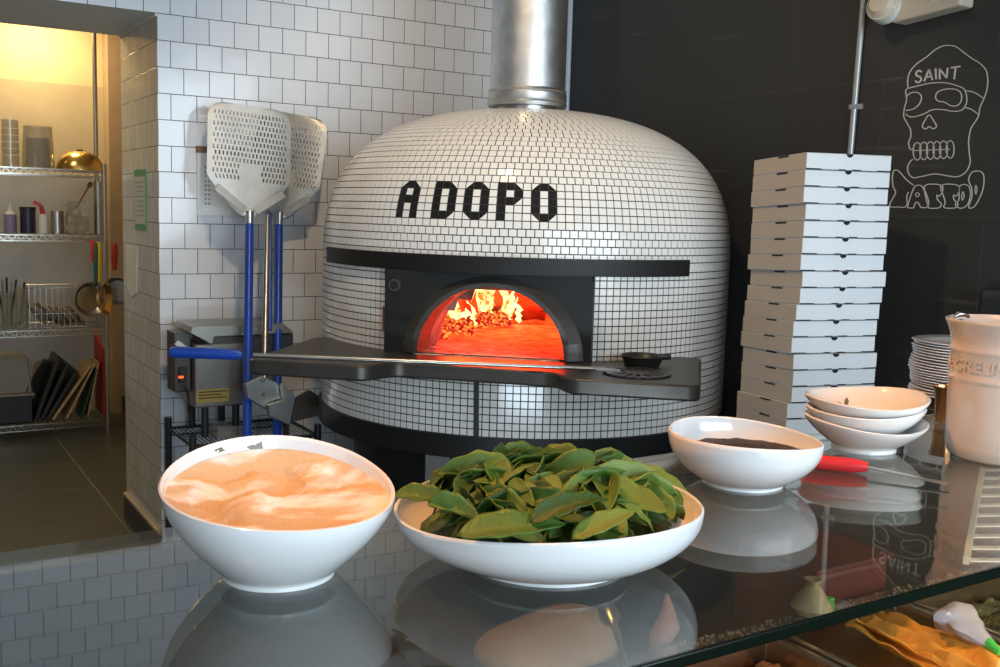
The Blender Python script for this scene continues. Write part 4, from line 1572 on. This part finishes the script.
slab('wooden_board', (53, 417), (91, 366), .016, .26, 'wood', 'pale wooden board leaning furthest over, beside the black trays', 'board', 'leaning wooden boards')
slab('wooden_board', (67, 416), (95, 364), .012, .26, 'wood', 'second pale wooden board, leaning less, next to the green board', 'board', 'leaning wooden boards')
slab('cutting_board', (82, 415), (97, 369), .012, .24, mat('dark_green_board', (.02, .07, .03), .5), 'dark green cutting board between the wooden boards', 'cutting board')
slab('wooden_board', (88, 415), (99, 362), .010, .25, 'wood', 'upright pale wooden board next to the red cutting board', 'board', 'leaning wooden boards')
b0 = KP(103, 415, 6.95)
b0.z = Z4 + .004
t0 = KP(105, 350, 6.86)
q = MB().prism([(6.84, b0.z), (7.16, b0.z), (7.16, t0.z + .09), (6.84, t0.z)], lambda u, v, t: Vector((b0.x + t, u, v)), -.012, .002)
tag(q.build('cutting_board', mat('red_board', (.50, .025, .02), .45), bevel=.003), 'bright red cutting board standing at the right end of the bottom shelf', 'cutting board')

# ------------------------------------------------------------------ glass-topped counter
ZG = 1.14


def yback(x):
    return 1.035 + .0553 * (x - .094)


def yfront(x):
    return .564 + .0167 * (x - .517)


gc = thing('display_counter', (.5, .85, 0), 'glass-topped food display counter in the foreground', 'counter')
X0, X1 = -1.3, 2.35
q = MB()
q.prism([(X0, yfront(X0) + .0005), (X1, yfront(X1) + .0005), (X1, yback(X1)), (X0, yback(X0))], lambda u, v, t: Vector((u, v, t)), ZG - .010, ZG)
tag(q.build('glass_top', 'glass', gc), 'clear glass top')
q = MB()
q.prism([(X0, yfront(X0) - .004), (X1, yfront(X1) - .004), (X1, yfront(X1)), (X0, yfront(X0))], lambda u, v, t: Vector((u, v, t)), ZG - .0105, ZG + .0003)
tag(q.build('glass_edge', 'glass_edge', gc, bevel=.0015), 'dark green polished glass edge')
q = MB()
q.bar((X0, yback(X0) - .006, ZG - .022), (X1, yback(X1) - .006, ZG - .022), .012, .022, up=(0, 1, 0))
q.build('rear_rail', 'black_pl', gc)
q = MB()
q.add([Vector((X0, yback(X0), 0)), Vector((X1, yback(X1), 0)), Vector((X1, yback(X1), ZG - .034)), Vector((X0, yback(X0), ZG - .034)),
       Vector((X0, yback(X0) - .01, 0)), Vector((X1, yback(X1) - .01, 0)), Vector((X1, yback(X1) - .01, ZG - .034)), Vector((X0, yback(X0) - .01, ZG - .034))],
      [(0, 1, 2, 3), (4, 5, 6, 7), (3, 2, 6, 7), (0, 3, 7, 4), (1, 2, 6, 5)])
q.build('back_panel', 'black_metal', gc)
q = MB()
q.box((X0, .30, .80), (X1, yback(X0) - .01, .82))
q.build('well_floor', 'black_metal', gc)
MB().box((X0, .30, 0), (X1, .32, .93)).build('front_panel', 'black_metal', gc)
MB().box((X0, .86, .93), (X1, .885, .965)).build('pan_rail', 'golden_lit_rim', gc)
MB().box((X0, .60, .93), (X1, .615, .965)).build('pan_rail', 'golden_lit_rim', gc)

# side counter at the far right
sc_ = thing('side_counter', (1.9, 1.4, 0), 'dark polished side counter behind the glass counter', 'counter')
ys = yback(1.42) + .003
MB().prism([(1.62, yback(1.62) + .004), (2.35, yback(2.35) + .004), (2.35, 1.36), (1.66, 1.31)], lambda u, v, t: Vector((u, v, t)), ZG - .03, ZG).build('top', mat('black_polished_stone', (.012, .011, .010), .08), sc_, bevel=.002)
MB().box((1.68, 1.20, 0), (2.3, 1.30, ZG - .03)).build('body', 'black_metal', sc_)


# bowls
from mathutils.bvhtree import BVHTree


def bowl(name, c, rf, rr, h, label, cat='bowl', group=None, tilt=(0, 0), ell=(1, 1), pw=.62, wav=0, wph=0, th=.0035, rot=0, seg=96, fh=.005):
    """thin porcelain bowl: foot ring, swelling wall, uneven rim"""
    t = thing(name, c, label, cat, group)
    n = 16
    ou = [(rf * .92, .0), (rf, .0), (rf, fh)]
    for k in range(n + 1):
        u = k / n
        ou.append((rf + (rr - rf) * math.sin(u * PI / 2) ** (1 / pw) if pw > 1 else rf + (rr - rf) * (1 - (1 - u) ** (1 / pw)), fh + .001 + (h - fh - .001) * u))
    inn_ = [(max(r_ - th, .001), z_ + (.003 if i > 2 else 0)) for i, (r_, z_) in enumerate(ou[3:])]
    inn_[-1] = (ou[-1][0] - th, ou[-1][1])
    prof_ = [(0, .004), (rf * .9, .004)] + ou + [(ou[-1][0] - th * .5, h + th * .35)] + inn_[::-1] + [(0, .009)]

    def fn(a, r_, z_):
        f_ = (max(0, z_) / h) ** 1.6
        dz = (tilt[0] * math.cos(a - rot) + tilt[1] * math.sin(a - rot) + wav * math.cos(2 * (a - wph))) * f_
        return r_ * (1 + .0 * f_), z_ + dz
    mb = MB().lathe(prof_, c, seg, fn=fn, ell=ell)
    bvh = BVHTree.FromBMesh(mb.bm)
    mb.build('bowl_body', 'porc', t, smooth=True, angle=60)
    return t, bvh, fn


def cast(bvh, px, py, lift=.0006):
    d = (R_ * ((px - 500) / F_PX) + D_ * ((py - 333.5) / F_PX) + F_).normalized()
    hit, nrm, idx, dist = bvh.ray_cast(EYE, d)
    if hit is None:
        return None
    if nrm.dot(d) > 0:
        nrm = -nrm
    return hit + nrm * lift


def sticker(bvh, polys, m, name, parent):
    mb = MB()
    for poly in polys:
        P3 = [cast(bvh, *p) for p in poly]
        if any(p is None for p in P3):
            continue
        c = sum(P3, Vector()) / len(P3)
        vs = [mb.bm.verts.new(p) for p in P3]
        cc = mb.bm.verts.new(cast(bvh, sum(p[0] for p in poly) / len(poly), sum(p[1] for p in poly) / len(poly)))
        for i in range(len(vs)):
            mb.bm.faces.new((cc, vs[i], vs[(i + 1) % len(vs)]))
    if len(mb.bm.faces):
        mb.build(name, m, parent)


M['print'] = mat('grey_green_print', (.16, .14, .09), .3)
TOC = math.atan2(-.87, -.31)        # direction back towards the viewer


# 1 powder bowl
B1 = Vector((.3066, .868, ZG))
t, bv, fn1 = bowl('serving_bowl', B1, .050, .1035, .084, 'white porcelain bowl filled with cream-coloured powder, leftmost of the bowls', tilt=(-.016, -.006), rot=TOC, pw=.60, fh=.003, wav=.003, wph=TOC)
sticker(bv, [[(246, 447), (252, 436), (256, 444), (262, 441), (263, 449), (254, 452)], [(214, 450), (222, 447), (226, 450), (218, 453)]], 'print', 'printed_mark', t)
pw_ = MB()
rings = []
prn = random.Random(2)
for k in range(0, 27):
    rr_ = .0985 * k / 26
    if k == 0:
        rings.append([pw_.bm.verts.new(B1 + Vector((0, 0, .070)))])
        continue
    rg = []
    for j in range(84):
        a = 2 * PI * j / 84
        x, y = rr_ * math.cos(a), rr_ * math.sin(a)
        e = rr_ / .0985
        v = Vector((x, y, 0))
        z = .0705 + .013 * noise.noise(v * 26 + Vector((3.2, 1, 0))) + .004 * noise.noise(v * 80) + .0015 * noise.noise(v * 220)
        # ridge in the middle-right, hollow in front of it
        side = x * .87 - y * .31 if False else (x * math.cos(TOC + PI / 2) + y * math.sin(TOC + PI / 2))
        front = x * math.cos(TOC) + y * math.sin(TOC)
        z += .013 * math.exp(-((front - .012) ** 2 / .0006 + (side - .025) ** 2 / .003)) - .012 * math.exp(-((front + .02) ** 2 / .0009 + (side + .0) ** 2 / .0012))
        lim = fn1(a, .1, .084)[1] - .0065 - .004 * (1 - math.cos(a - TOC)) / 2
        z = z * (1 - e ** 6) + lim * e ** 6 if z > lim or e > .8 else z
        z = min(z, lim + .010 * (1 - e))
        rg.append(pw_.bm.verts.new(B1 + Vector((x, y, z))))
    rings.append(rg)
for A, B in zip(rings, rings[1:]):
    for j in range(84):
        j2 = (j + 1) % 84
        if len(A) == 1:
            pw_.bm.faces.new((A[0], B[j], B[j2]))
        else:
            pw_.bm.faces.new((A[j], B[j], B[j2], A[j2]))


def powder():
    m = mat('lit_patch_powder', (.80, .56, .34), .95, bump=.3, bscale=120)
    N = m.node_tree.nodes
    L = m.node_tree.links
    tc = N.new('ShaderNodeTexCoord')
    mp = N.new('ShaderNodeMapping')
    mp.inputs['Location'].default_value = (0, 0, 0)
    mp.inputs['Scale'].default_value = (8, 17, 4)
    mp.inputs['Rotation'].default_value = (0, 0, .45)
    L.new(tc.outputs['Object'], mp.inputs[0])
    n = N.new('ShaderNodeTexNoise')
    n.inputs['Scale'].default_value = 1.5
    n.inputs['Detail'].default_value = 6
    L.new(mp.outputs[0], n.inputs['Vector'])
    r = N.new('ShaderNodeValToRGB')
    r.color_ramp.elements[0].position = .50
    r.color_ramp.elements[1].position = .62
    r.color_ramp.elements[0].color = (.60, .42, .25, 1)  # tint of the warm lamp painted into the powder
    r.color_ramp.elements[1].color = (.80, .78, .76, 1)  # daylight on the slopes painted in as white patches
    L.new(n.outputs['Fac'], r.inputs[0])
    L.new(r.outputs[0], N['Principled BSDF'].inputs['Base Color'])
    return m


tag(pw_.build('powder_heap', powder(), smooth=True, angle=180), 'heaped soft cream powder with daylit patches painted white, filling the leftmost bowl', 'powder', kind='stuff')

# 2 basil bowl
B2 = Vector((.546, .790, ZG))
t, bv, fn2 = bowl('serving_bowl', B2, .078, .147, .057, 'wide shallow white porcelain bowl heaped with green basil leaves', tilt=(.003, .005), rot=TOC, pw=.40, fh=.002, wav=.0035, wph=TOC)
heap = MB()
rings = []
for k in range(13):
    rr_ = .122 * k / 12
    z = .036 + .038 * (1 - (k / 12) ** 2.2) if k else .074
    if k == 0:
        rings.append([heap.bm.verts.new(B2 + Vector((0, 0, z - .008)))])
    else:
        rings.append([heap.bm.verts.new(B2 + Vector((rr_ * math.cos(2 * PI * j / 40), rr_ * math.sin(2 * PI * j / 40), z - .008 + .004 * noise.noise(Vector((rr_ * 40, j * .7, 0)))))) for j in range(40)])
for A, B in zip(rings, rings[1:]):
    for j in range(40):
        j2 = (j + 1) % 40
        if len(A) == 1:
            heap.bm.faces.new((A[0], B[j], B[j2]))
        else:
            heap.bm.faces.new((A[j], B[j], B[j2], A[j2]))
tag(heap.build('packed_leaves', mat('packed_leaf_green', (.03, .07, .012), .6, bump=.8, bscale=60, var=.5, vscale=50), smooth=True), 'packed dark green leaves deep in the wide shallow bowl', 'basil', kind='stuff')

lrnd = random.Random(21)


def leaf_mesh(i):
    L_ = 1.0
    w_ = .20 + .035 * (i % 3)
    bend = [.25, .6, -.25, .45, .9, .1][i]
    fold = [.35, .8, .3, .55, .2, 1.0][i]
    tw = [.2, -.5, .6, -.2, .4, -.7][i]
    mb = MB()
    nu_, nv_ = 14, 8
    g_ = {}
    for a in range(nu_ + 1):
        u = a / nu_
        half = w_ * (math.sin(PI * min(1, u ** .78)) ** .75) * (1 - .18 * u) + .006
        if a == nu_:
            half = .004
        for b_ in range(nv_ + 1):
            v = -1 + 2 * b_ / nv_
            y = v * half * (1 - .25 * fold * abs(v))
            z = fold * half * (abs(v) ** 1.2) * .8 - bend * .35 * (u - .45) ** 2 * 4 * .5
            z += .018 * math.sin(u * 22 + abs(v) * 3) * abs(v) * (1 if (i % 2) else .6)
            an = tw * (u - .5)
            y, z = y * math.cos(an) - z * math.sin(an), y * math.sin(an) + z * math.cos(an)
            g_[a, b_] = mb.bm.verts.new(((u - .5) * L_, y, z))
    for a in range(nu_):
        for b_ in range(nv_):
            mb.bm.faces.new((g_[a, b_], g_[a + 1, b_], g_[a + 1, b_ + 1], g_[a, b_ + 1]))
    me = bpy.data.meshes.new('basil_leaf')
    bmesh.ops.recalc_face_normals(mb.bm, faces=mb.bm.faces[:])
    mb.bm.to_mesh(me)
    mb.bm.free()
    me.materials.append(M['leaf'])
    for p in me.polygons:
        p.use_smooth = True
    return me


lms = [leaf_mesh(i) for i in range(6)]
first = None


def put_leaf(pos, yaw, tiltv, roll, s, var, ln=None):
    o = bpy.data.objects.new('basil_leaf', lms[var])
    COL.objects.link(o)
    up = Vector(tiltv).normalized()
    qv = Vector((0, 0, 1)).rotation_difference(up)
    o.matrix_world = Matrix.Translation(pos) @ qv.to_matrix().to_4x4() @ Matrix.Rotation(yaw, 4, 'Z') @ Matrix.Rotation(roll, 4, 'X') @ Matrix.Scale(s, 4)
    sd = o.modifiers.new('thick', 'SOLIDIFY')
    sd.thickness = .012
    tag(o, ln or 'fresh green basil leaf heaped in the wide shallow white bowl', 'basil leaf', 'basil leaves in the wide bowl')
    return o


def heapz(rr_):
    e = min(1, rr_ / .135)
    return .046 + .034 * (1 - e ** 2.4)


NLV = 150
for i in range(NLV):
    e = math.sqrt((i + .5) / NLV)
    a = i * 2.399963 + lrnd.uniform(-.3, .3)
    rr_ = .114 * e
    x, y = rr_ * math.cos(a), rr_ * math.sin(a)
    z = heapz(rr_) + lrnd.uniform(-.004, .010)
    sl = e * 1.0
    nrm = Vector((math.cos(a) * sl * .55 + lrnd.gauss(0, .28), math.sin(a) * sl * .55 + lrnd.gauss(0, .28), 1))
    s = lrnd.uniform(.048, .082)
    if e > .85:
        s *= .66
    put_leaf(B2 + Vector((x, y, z)), lrnd.uniform(0, 2 * PI), nrm, lrnd.gauss(0, .35), s, lrnd.randrange(6))
# the big leaves lying over the front of the heap
for (px, py, yaw_, s, var) in ((512, 526, -.35, .092, 0), (430, 498, -.75, .070, 3), (455, 512, -1.0, .055, 5), (570, 505, -.1, .075, 3), (605, 522, .0, .065, 0), (640, 500, -1.3, .06, 2), (575, 485, -.2, .075, 4), (655, 478, -1.0, .075, 3)):
    zz_ = ZG + .060
    p = at(px, py, 2, zz_)
    d = (p - B2)
    p.z = ZG + heapz(math.hypot(d.x, d.y)) + .008
    p = at(px, py, 2, p.z)
    vdir = (EYE - p).normalized()
    put_leaf(p, yaw_, Vector((vdir.x * .5, vdir.y * .5, 1)), 0, s, var, 'largest basil leaf, lying flat across the front of the heap, left of centre' if px == 512 else None)

# 3 bowl of dark seasoning
B3 = Vector((.932, .918, ZG))
t, bv, fn3 = bowl('serving_bowl', B3, .050, .0955, .062, 'deep white porcelain bowl holding a dark brown seasoning', tilt=(-.001, -.004), rot=TOC, pw=.40, fh=.002, wav=.002, wph=TOC)
s = MB()
rings = []
for k in range(15):
    rr_ = .086 * k / 14
    if k == 0:
        rings.append([s.bm.verts.new(B3 + Vector((0, 0, .043)))])
    else:
        rings.append([s.bm.verts.new(B3 + Vector((rr_ * math.cos(2 * PI * j / 48), rr_ * math.sin(2 * PI * j / 48), .043 - .005 * (k / 14) ** 2 + .0022 * noise.noise(Vector((rr_ * 260, j * 1.3, 1)))))) for j in range(48)])
for A, B in zip(rings, rings[1:]):
    for j in range(48):
        j2 = (j + 1) % 48
        if len(A) == 1:
            s.bm.faces.new((A[0], B[j], B[j2]))
        else:
            s.bm.faces.new((A[j], B[j], B[j2], A[j2]))
tag(s.build('dark_seasoning', 'soup', smooth=True), 'dark brown grains of seasoning inside the deep white bowl', 'seasoning', kind='stuff')

# 4 stack of three small bowls
B4 = Vector((1.243, .985, ZG))
t, bv, _ = bowl('small_bowl', B4, .046, .0875, .043, 'shallow white bowl at the bottom of the stack of three', group='stacked small bowls', tilt=(-.002, -.001), rot=TOC, pw=.72, wav=.003, wph=TOC + PI / 2)
t, bv, _ = bowl('small_bowl', B4 + Vector((.0, .002, .019)), .046, .0845, .040, 'shallow white bowl in the middle of the stack of three', group='stacked small bowls', tilt=(.003, .002), rot=TOC, pw=.70, wav=.003, wph=TOC + 1.1)
t, bv, _ = bowl('small_bowl', B4 + Vector((.004, .004, .036)), .046, .0880, .040, 'shallow empty white bowl on top of the stack of three, small leaf print inside', group='stacked small bowls', tilt=(-.001, .003), rot=TOC, pw=.66, wav=.003, wph=TOC + PI / 2)
sticker(bv, [[(844, 404), (844.5, 400), (847, 397), (849, 401), (848, 405)], [(838, 401), (841, 403), (843, 405), (839, 404)]], 'print', 'leaf_print', t)

# ivory crock
B5 = Vector((1.385, .862, ZG))
ck = thing('utensil_crock', B5, 'tall ivory stoneware crock with raised band lettering at the right edge of the counter', 'crock')
ckp = [(0, 0), (.066, 0), (.070, .004), (.0735, .02), (.0745, .06), (.0745, .108), (.0745, .1085), (.0762, .112), (.0768, .1145), (.0762, .117), (.0748, .1195), (.0748, .150), (.0764, .153), (.0770, .1555), (.0764, .158), (.0752, .161), (.0762, .172), (.0800, .186), (.0845, .195), (.0850, .1975), (.0835, .199), (.0800, .197), (.0755, .188), (.0710, .170), (.0690, .100), (.0680, .01), (0, .008)]
MB().lathe(ckp, B5, 96).build('crock_body', 'crock', ck, smooth=True, angle=70)
tc_ = bpy.data.curves.new('raised_lettering', 'FONT')
tc_.body = 'LE CREUSET'
tc_.size = .0235
tc_.space_character = 1.12
tc_.extrude = .0012
tc_.align_x = 'CENTER'
tc_.offset = .0002
to = bpy.data.objects.new('tmp_text', tc_)
COL.objects.link(to)
dg = bpy.context.evaluated_depsgraph_get()
me = bpy.data.meshes.new_from_object(to.evaluated_get(dg))
bpy.data.objects.remove(to)
ang0 = math.atan2(-B5.y, -B5.x) - math.radians(32)      # text centre, left of the side facing the viewer
for v in me.vertices:
    x, y, z = v.co
    a = ang0 + x / .0748
    r_ = .0748 + z + .0006
    v.co = Vector((r_ * math.cos(a), r_ * math.sin(a), .1265 + y))
me.materials.append(M['crock'])
lo_ = bpy.data.objects.new('raised_lettering', me)
COL.objects.link(lo_)
lo_.parent = ck
tag(lo_, 'raised letters LE CREUSET')
# utensils inside the crock
p = B5 + Vector((-.050, .045, .200))
ut = thing('utensil', B5 + Vector((0, 0, .01)), 'metal utensil with round chrome end resting in the ivory crock', 'utensil')
MB().tube([B5 + Vector((.01, .0, .02)), p + Vector((0, 0, -.004))], [.004, .005], 8).build('shaft', 'steel', ut, smooth=True)
MB().tube([p + Vector((-.012, .002, .0)), p + Vector((-.006, 0, .0045)), p + Vector((.008, -.002, .0045)), p + Vector((.014, -.004, .0))], [.002, .004, .004, .002], 12).build('round_end', 'chrome', ut, smooth=True)

# red-handled knife
ka, kb, kc = at(827, 463, 2, ZG + .010), at(868, 467, 2, ZG + .010), at(949, 484, 2, ZG + .006)
kn = thing('offset_spatula', (ka + kb) / 2 - Vector((0, 0, .01)), 'slim metal spatula with bright red handle lying beside the stacked small bowls', 'spatula')
dk = (kb - ka)
MB().tube([ka - dk * .7, ka - dk * .5, ka + dk * .1, ka + dk * .7, kb], [.006, .0095, .0098, .0095, .006], 16).build('handle', 'red', kn, smooth=True)
MB().bar(kb - dk * .05, kc, .0105, .0016, up=(0, 0, 1)).build('blade', 'steel', kn)

# copper cup behind the crock
pc_ = at(938, 455, 2, ZG)
pc_ = Vector((1.555, 1.070, ZG))
cc = thing('copper_cup', pc_, 'small copper cup between the stacked bowls and the ivory crock', 'cup')
MB().lathe([(0, 0), (.018, 0), (.018, .040), (.022, .058), (.0205, .058), (.0165, .040), (.0165, .003), (0, .003)], pc_, 32).build('cup_body', 'copper', cc, smooth=True)
MB().lathe([(.0222, .056), (.0228, .0585), (.0215, .0595), (.0203, .057)], pc_, 32).build('rim', 'copper', cc, smooth=True)

# stack of saucers on the side counter
ps = Vector((1.782, 1.190, ZG))
sp0 = None
srnd = random.Random(9)
for i in range(20):
    o = None
    if sp0 is None:
        mb = MB().lathe([(0, .0), (.048, 0), (.050, .003), (.075, .006), (.098, .0105), (.1, .0115), (.0985, .0125), (.074, .0085), (.049, .005), (0, .005)], (0, 0, 0), 64)
        sp0 = mb.build('saucer', 'porc', smooth=True, angle=80)
        o = sp0
    else:
        o = sp0.copy()
        COL.objects.link(o)
    o.location = ps + Vector((srnd.uniform(-.002, .002) + .004 * math.sin(i * .5), srnd.uniform(-.002, .002), .0001 + i * .0053))
    tag(o, ('white saucer on top of the tall saucer stack behind the crock' if i == 19 else 'white saucer within the tall stack behind the ivory crock'), 'saucer', 'stacked white saucers')

# ------------------------------------------------------------------ food under and in front of the glass
ZP = .965


def pan_box(x0, x1, y0, y1, label, fill, fillz=.03, fillname='filling', fl=None, cat='food pan'):
    t = thing('food_pan', ((x0 + x1) / 2, (y0 + y1) / 2, ZP - .10), label, cat, 'metal food pans in the counter')
    q = MB()
    e = .010
    lo_o = [(x0, y0), (x1, y0), (x1, y1), (x0, y1)]
    def rg(d, z):
        return [Vector((x0 + d, y0 + d, z)), Vector((x1 - d, y0 + d, z)), Vector((x1 - d, y1 - d, z)), Vector((x0 + d, y1 - d, z))]
    rr__ = [rg(0, ZP), rg(0, ZP + .006), rg(e, ZP + .006), rg(e + .001, ZP), rg(e + .008, ZP - .10)]
    vs = [[q.bm.verts.new(p) for p in r_] for r_ in rr__]
    for A, B in zip(vs, vs[1:]):
        for k in range(4):
            q.bm.faces.new((A[k], A[(k + 1) % 4], B[(k + 1) % 4], B[k]))
    q.bm.faces.new(vs[-1])
    q.build('pan', 'golden_lit_rim', t, bevel=.002)
    return t


def lumpy(x0, x1, y0, y1, z, amp, fr, name, m, label, cat, n=40):
    q = MB()
    g_ = {}
    for i in range(n + 1):
        for j in range(n + 1):
            u, v = i / n, j / n
            x, y = x0 + (x1 - x0) * u, y0 + (y1 - y0) * v
            ed = min(u, 1 - u, v, 1 - v)
            zz_ = z + amp * noise.noise(Vector((x * fr, y * fr, 1.3))) + amp * .5 * noise.noise(Vector((x * fr * 2.7, y * fr * 2.7, 4))) - (.012 if ed < .02 else 0) + .012 * math.sin(PI * u) * math.sin(PI * v)
            g_[i, j] = q.bm.verts.new((x, y, zz_))
    for i in range(n):
        for j in range(n):
            q.bm.faces.new((g_[i, j], g_[i + 1, j], g_[i + 1, j + 1], g_[i, j + 1]))
    return tag(q.build(name, m, smooth=True), label, cat, kind='stuff')


pan_box(.66, .925, .62, .855, 'metal food pan of brown crumbs at the bottom edge, left of the orange pasta', None)
lumpy(.68, .905, .64, .835, ZP - .022, .010, 60, 'brown_crumbs', 'crumb', 'brown crumbs filling the metal pan left of the orange pasta sheets', 'crumbs')
pan_box(.93, 1.165, .62, .855, 'metal food pan holding orange pasta sheets', None)
pan_box(1.17, 1.50, .62, .855, 'metal food pan of dark green herbs at the lower right edge', None)
lumpy(1.19, 1.48, .64, .835, ZP - .028, .012, 40, 'chopped_herbs', 'herb', 'dark green chopped herbs in the metal pan at the right', 'herbs')
# pasta sheets: rippled sheets fanned over one another
for i, (pts, lab) in enumerate(((((845, 626), (884, 613), (1000, 668), (960, 690)), 'thin orange pasta sheet, lowest of the fanned pair'), (((852, 622), (900, 614), (1012, 655), (985, 682)), 'thin orange pasta sheet with ragged edge, topmost of the fanned pair'))):
    c4 = [at(px, py, 2, ZP + .012 + .008 * i) for px, py in pts]
    q = MB()
    n = 30
    g_ = {}
    for a in range(n + 1):
        for b_ in range(n + 1):
            u, v = a / n, b_ / n
            p = c4[0].lerp(c4[1], v).lerp(c4[3].lerp(c4[2], v), u)
            p = p + Vector((0, 0, .006 * math.sin(v * 16 + u * 4 + i) + .006 * noise.noise(Vector((u * 5, v * 9, i)))))
            if b_ == n:
                p += Vector((.0, .006 * noise.noise(Vector((u * 22, 0, i))), 0))
            g_[a, b_] = q.bm.verts.new(p)
    for a in range(n):
        for b_ in range(n):
            q.bm.faces.new((g_[a, b_], g_[a + 1, b_], g_[a + 1, b_ + 1], g_[a, b_ + 1]))
    o = q.build('pasta_sheet', 'pasta', smooth=True)
    o.modifiers.new('thick', 'SOLIDIFY').thickness = .0016
    tag(o, lab, 'pasta', 'orange pasta sheets in the pan')
# piping bag with green tip clip
pb0, pb1 = at(948, 612, 2, ZP + .05), at(990, 645, 2, ZP + .03)
bg = thing('plastic_bag', (pb0 + pb1) / 2, 'crumpled clear plastic bag with green clip beside the orange pasta sheets', 'bag')
dv = pb1 - pb0
q = MB()
brn = random.Random(4)
seg = 22
rings = []
sidev = dv.cross(Vector((0, 0, 1))).normalized()
upv = sidev.cross(dv.normalized())
for k in range(12):
    u = k / 11
    w_ = .030 * (1 - u) ** .8 + .006
    if k < 2:
        w_ *= .75 + .2 * k
    ring = []
    for j in range(seg):
        a = 2 * PI * j / seg
        r_ = w_ * (1 + .28 * noise.noise(Vector((math.cos(a) * 2, math.sin(a) * 2, u * 5))))
        ring.append(q.bm.verts.new(pb0 + dv * (u + (.12 * noise.noise(Vector((a, 0, 7))) if k < 2 else 0)) + sidev * (r_ * math.cos(a)) + upv * (r_ * .55 * math.sin(a))))
    rings.append(ring)
for A, B in zip(rings, rings[1:]):
    for j in range(seg):
        q.bm.faces.new((A[j], A[(j + 1) % seg], B[(j + 1) % seg], B[j]))
bgm = mat('milky_clear_bag', (.28, .28, .30), .22, spec=.8)
q.build('bag_film', bgm, bg, smooth=True)
MB().tube([pb1 - dv * .06, pb1 + dv * .22], [.0075, .0045], 12).build('clip', 'green', bg, smooth=True)

# things seen dimly through the glass
p = at(812, 606, 2, ZP + .02)
cb = thing('plastic_bag', p, 'small pale yellow wrapped food bag with green clip under the glass', 'bag')
q = MB().lathe([(.0001, -.014), (.018, -.010), (.026, 0), (.020, .012), (.008, .028), (.011, .036), (.0001, .034)], p, 18, fn=lambda a, r_, z_: (r_ * (1 + .08 * math.sin(3 * a + z_ * 60)), z_))
q.build('bag', 'palecheese', cb, smooth=True)
q = at(828, 606, 2, ZP + .02)
MB().box((q.x - .005, q.y - .006, q.z - .01), (q.x + .006, q.y + .004, q.z + .012)).build('clip', 'green', cb, bevel=.002)
pr0, pr1 = at(757, 600, 2, .93), at(868, 600, 2, .93)
rt = thing('red_tub', Vector(((pr0.x + pr1.x) / 2, 1.0, .83)), 'dark red plastic tub under the glass between the deep bowl and the pans', 'tub')
xa_, xb_ = 1.065, 1.215
MB().box((xa_, .905, .822), (xb_, 1.055, 1.00)).build('tub_body', 'pepper', rt, bevel=.008)
MB().box((xa_ - .004, .90, 1.00), (xb_ + .004, 1.06, 1.008)).build('lid', 'pepper', rt, bevel=.002)
# crumbs scattered on the ledge behind the pans
q = MB()
for i in range(260):
    x = .80 + .75 * brn.random()
    y = .862 + .021 * brn.random()
    s = brn.uniform(.0006, .0018)
    q.box((x - s, y - s, ZP + .0005), (x + s, y + s, ZP + s * 1.5), None)
tag(q.build('scattered_crumbs', mat('pale_crumbs', (.25, .22, .17), .8)), 'pale crumbs scattered on the metal ledge under the glass', 'crumbs', kind='stuff')
# tan wrapped loaf and spoon beneath the basil bowl
p = at(552, 648, 2, .95)
q = MB().lathe([(.0001, -.05)] + [(.095 * math.sin(PI * k / 14), -.05 * math.cos(PI * k / 14)) for k in range(1, 14)] + [(.0001, .05)], p, 48, fn=lambda a, r_, z_: (r_ * (1 + .14 * math.sin(2 * a + .5) + .05 * math.sin(3 * a)), z_ * .7 + .05 * r_ * math.sin(2 * a + 1)))
lf = q.build('wrapped_loaf', 'meat', smooth=True, angle=180)
tag(lf, 'tan wrapped loaf seen through the glass below the basil bowl', 'food')
a_, b_ = at(606, 606, 2, 1.02), at(628, 668, 2, 1.0)
sp = thing('steel_spoon', (a_ + b_) / 2, 'steel spoon lying under the glass beside the tan wrapped loaf', 'spoon')
MB().tube([a_.lerp(b_, .3), b_, b_ + (b_ - a_)], .003, 8).build('handle', 'steel', sp, smooth=True)
MB().tube([a_, a_.lerp(b_, .08), a_.lerp(b_, .2), a_.lerp(b_, .34)], [.003, .011, .012, .003], 14).build('spoon_bowl', 'steel', sp, smooth=True)
p = at(668, 625, 2, .98)
tag(MB().tube([p + Vector((-.02, 0, -.03)), p + Vector((-.012, 0, -.015)), p, p + Vector((.010, .012, .012)), p + Vector((.013, .02, .03))], [.006, .014, .015, .008, .002], 14).build('pink_radish', mat('pink_food', (.34, .15, .12), .5, var=.2), smooth=True), 'pink pointed vegetable under the glass right of the steel spoon', 'vegetable')
# slatted vent grille inside the counter below the crock
gx, gy = 1.36, .885
gr = thing('vent_grille', (1.42, .93, ZP + .01), 'pale slatted vent grille under the glass in front of the ivory crock', 'grille')
ga, gb, gcn, gd = at(984, 470, 2, 1.06), at(1012, 470, 2, 1.06), at(968, 560, 2, 1.02), at(1010, 565, 2, 1.02)
nS = 10
for i in range(nS):
    u = i / (nS - 1)
    l_ = ga.lerp(gcn, u)
    r_ = gb.lerp(gd, u) + Vector((.10, -.03, 0))
    MB().bar(l_, r_, .012, .002, up=(0, 0, 1)).build('slat', 'white_pl', gr)
MB().bar(ga + Vector((-.004, 0, 0)), gcn + Vector((-.004, 0, 0)), .008, .012, up=(0, 0, 1)).build('side_frame', 'white_pl', gr)
light('AREA', 'counter_strip_light', (1.35, .50, 1.09), (1.4, .9, 1.0), 1.3, (1, .62, .28), .5, .02)
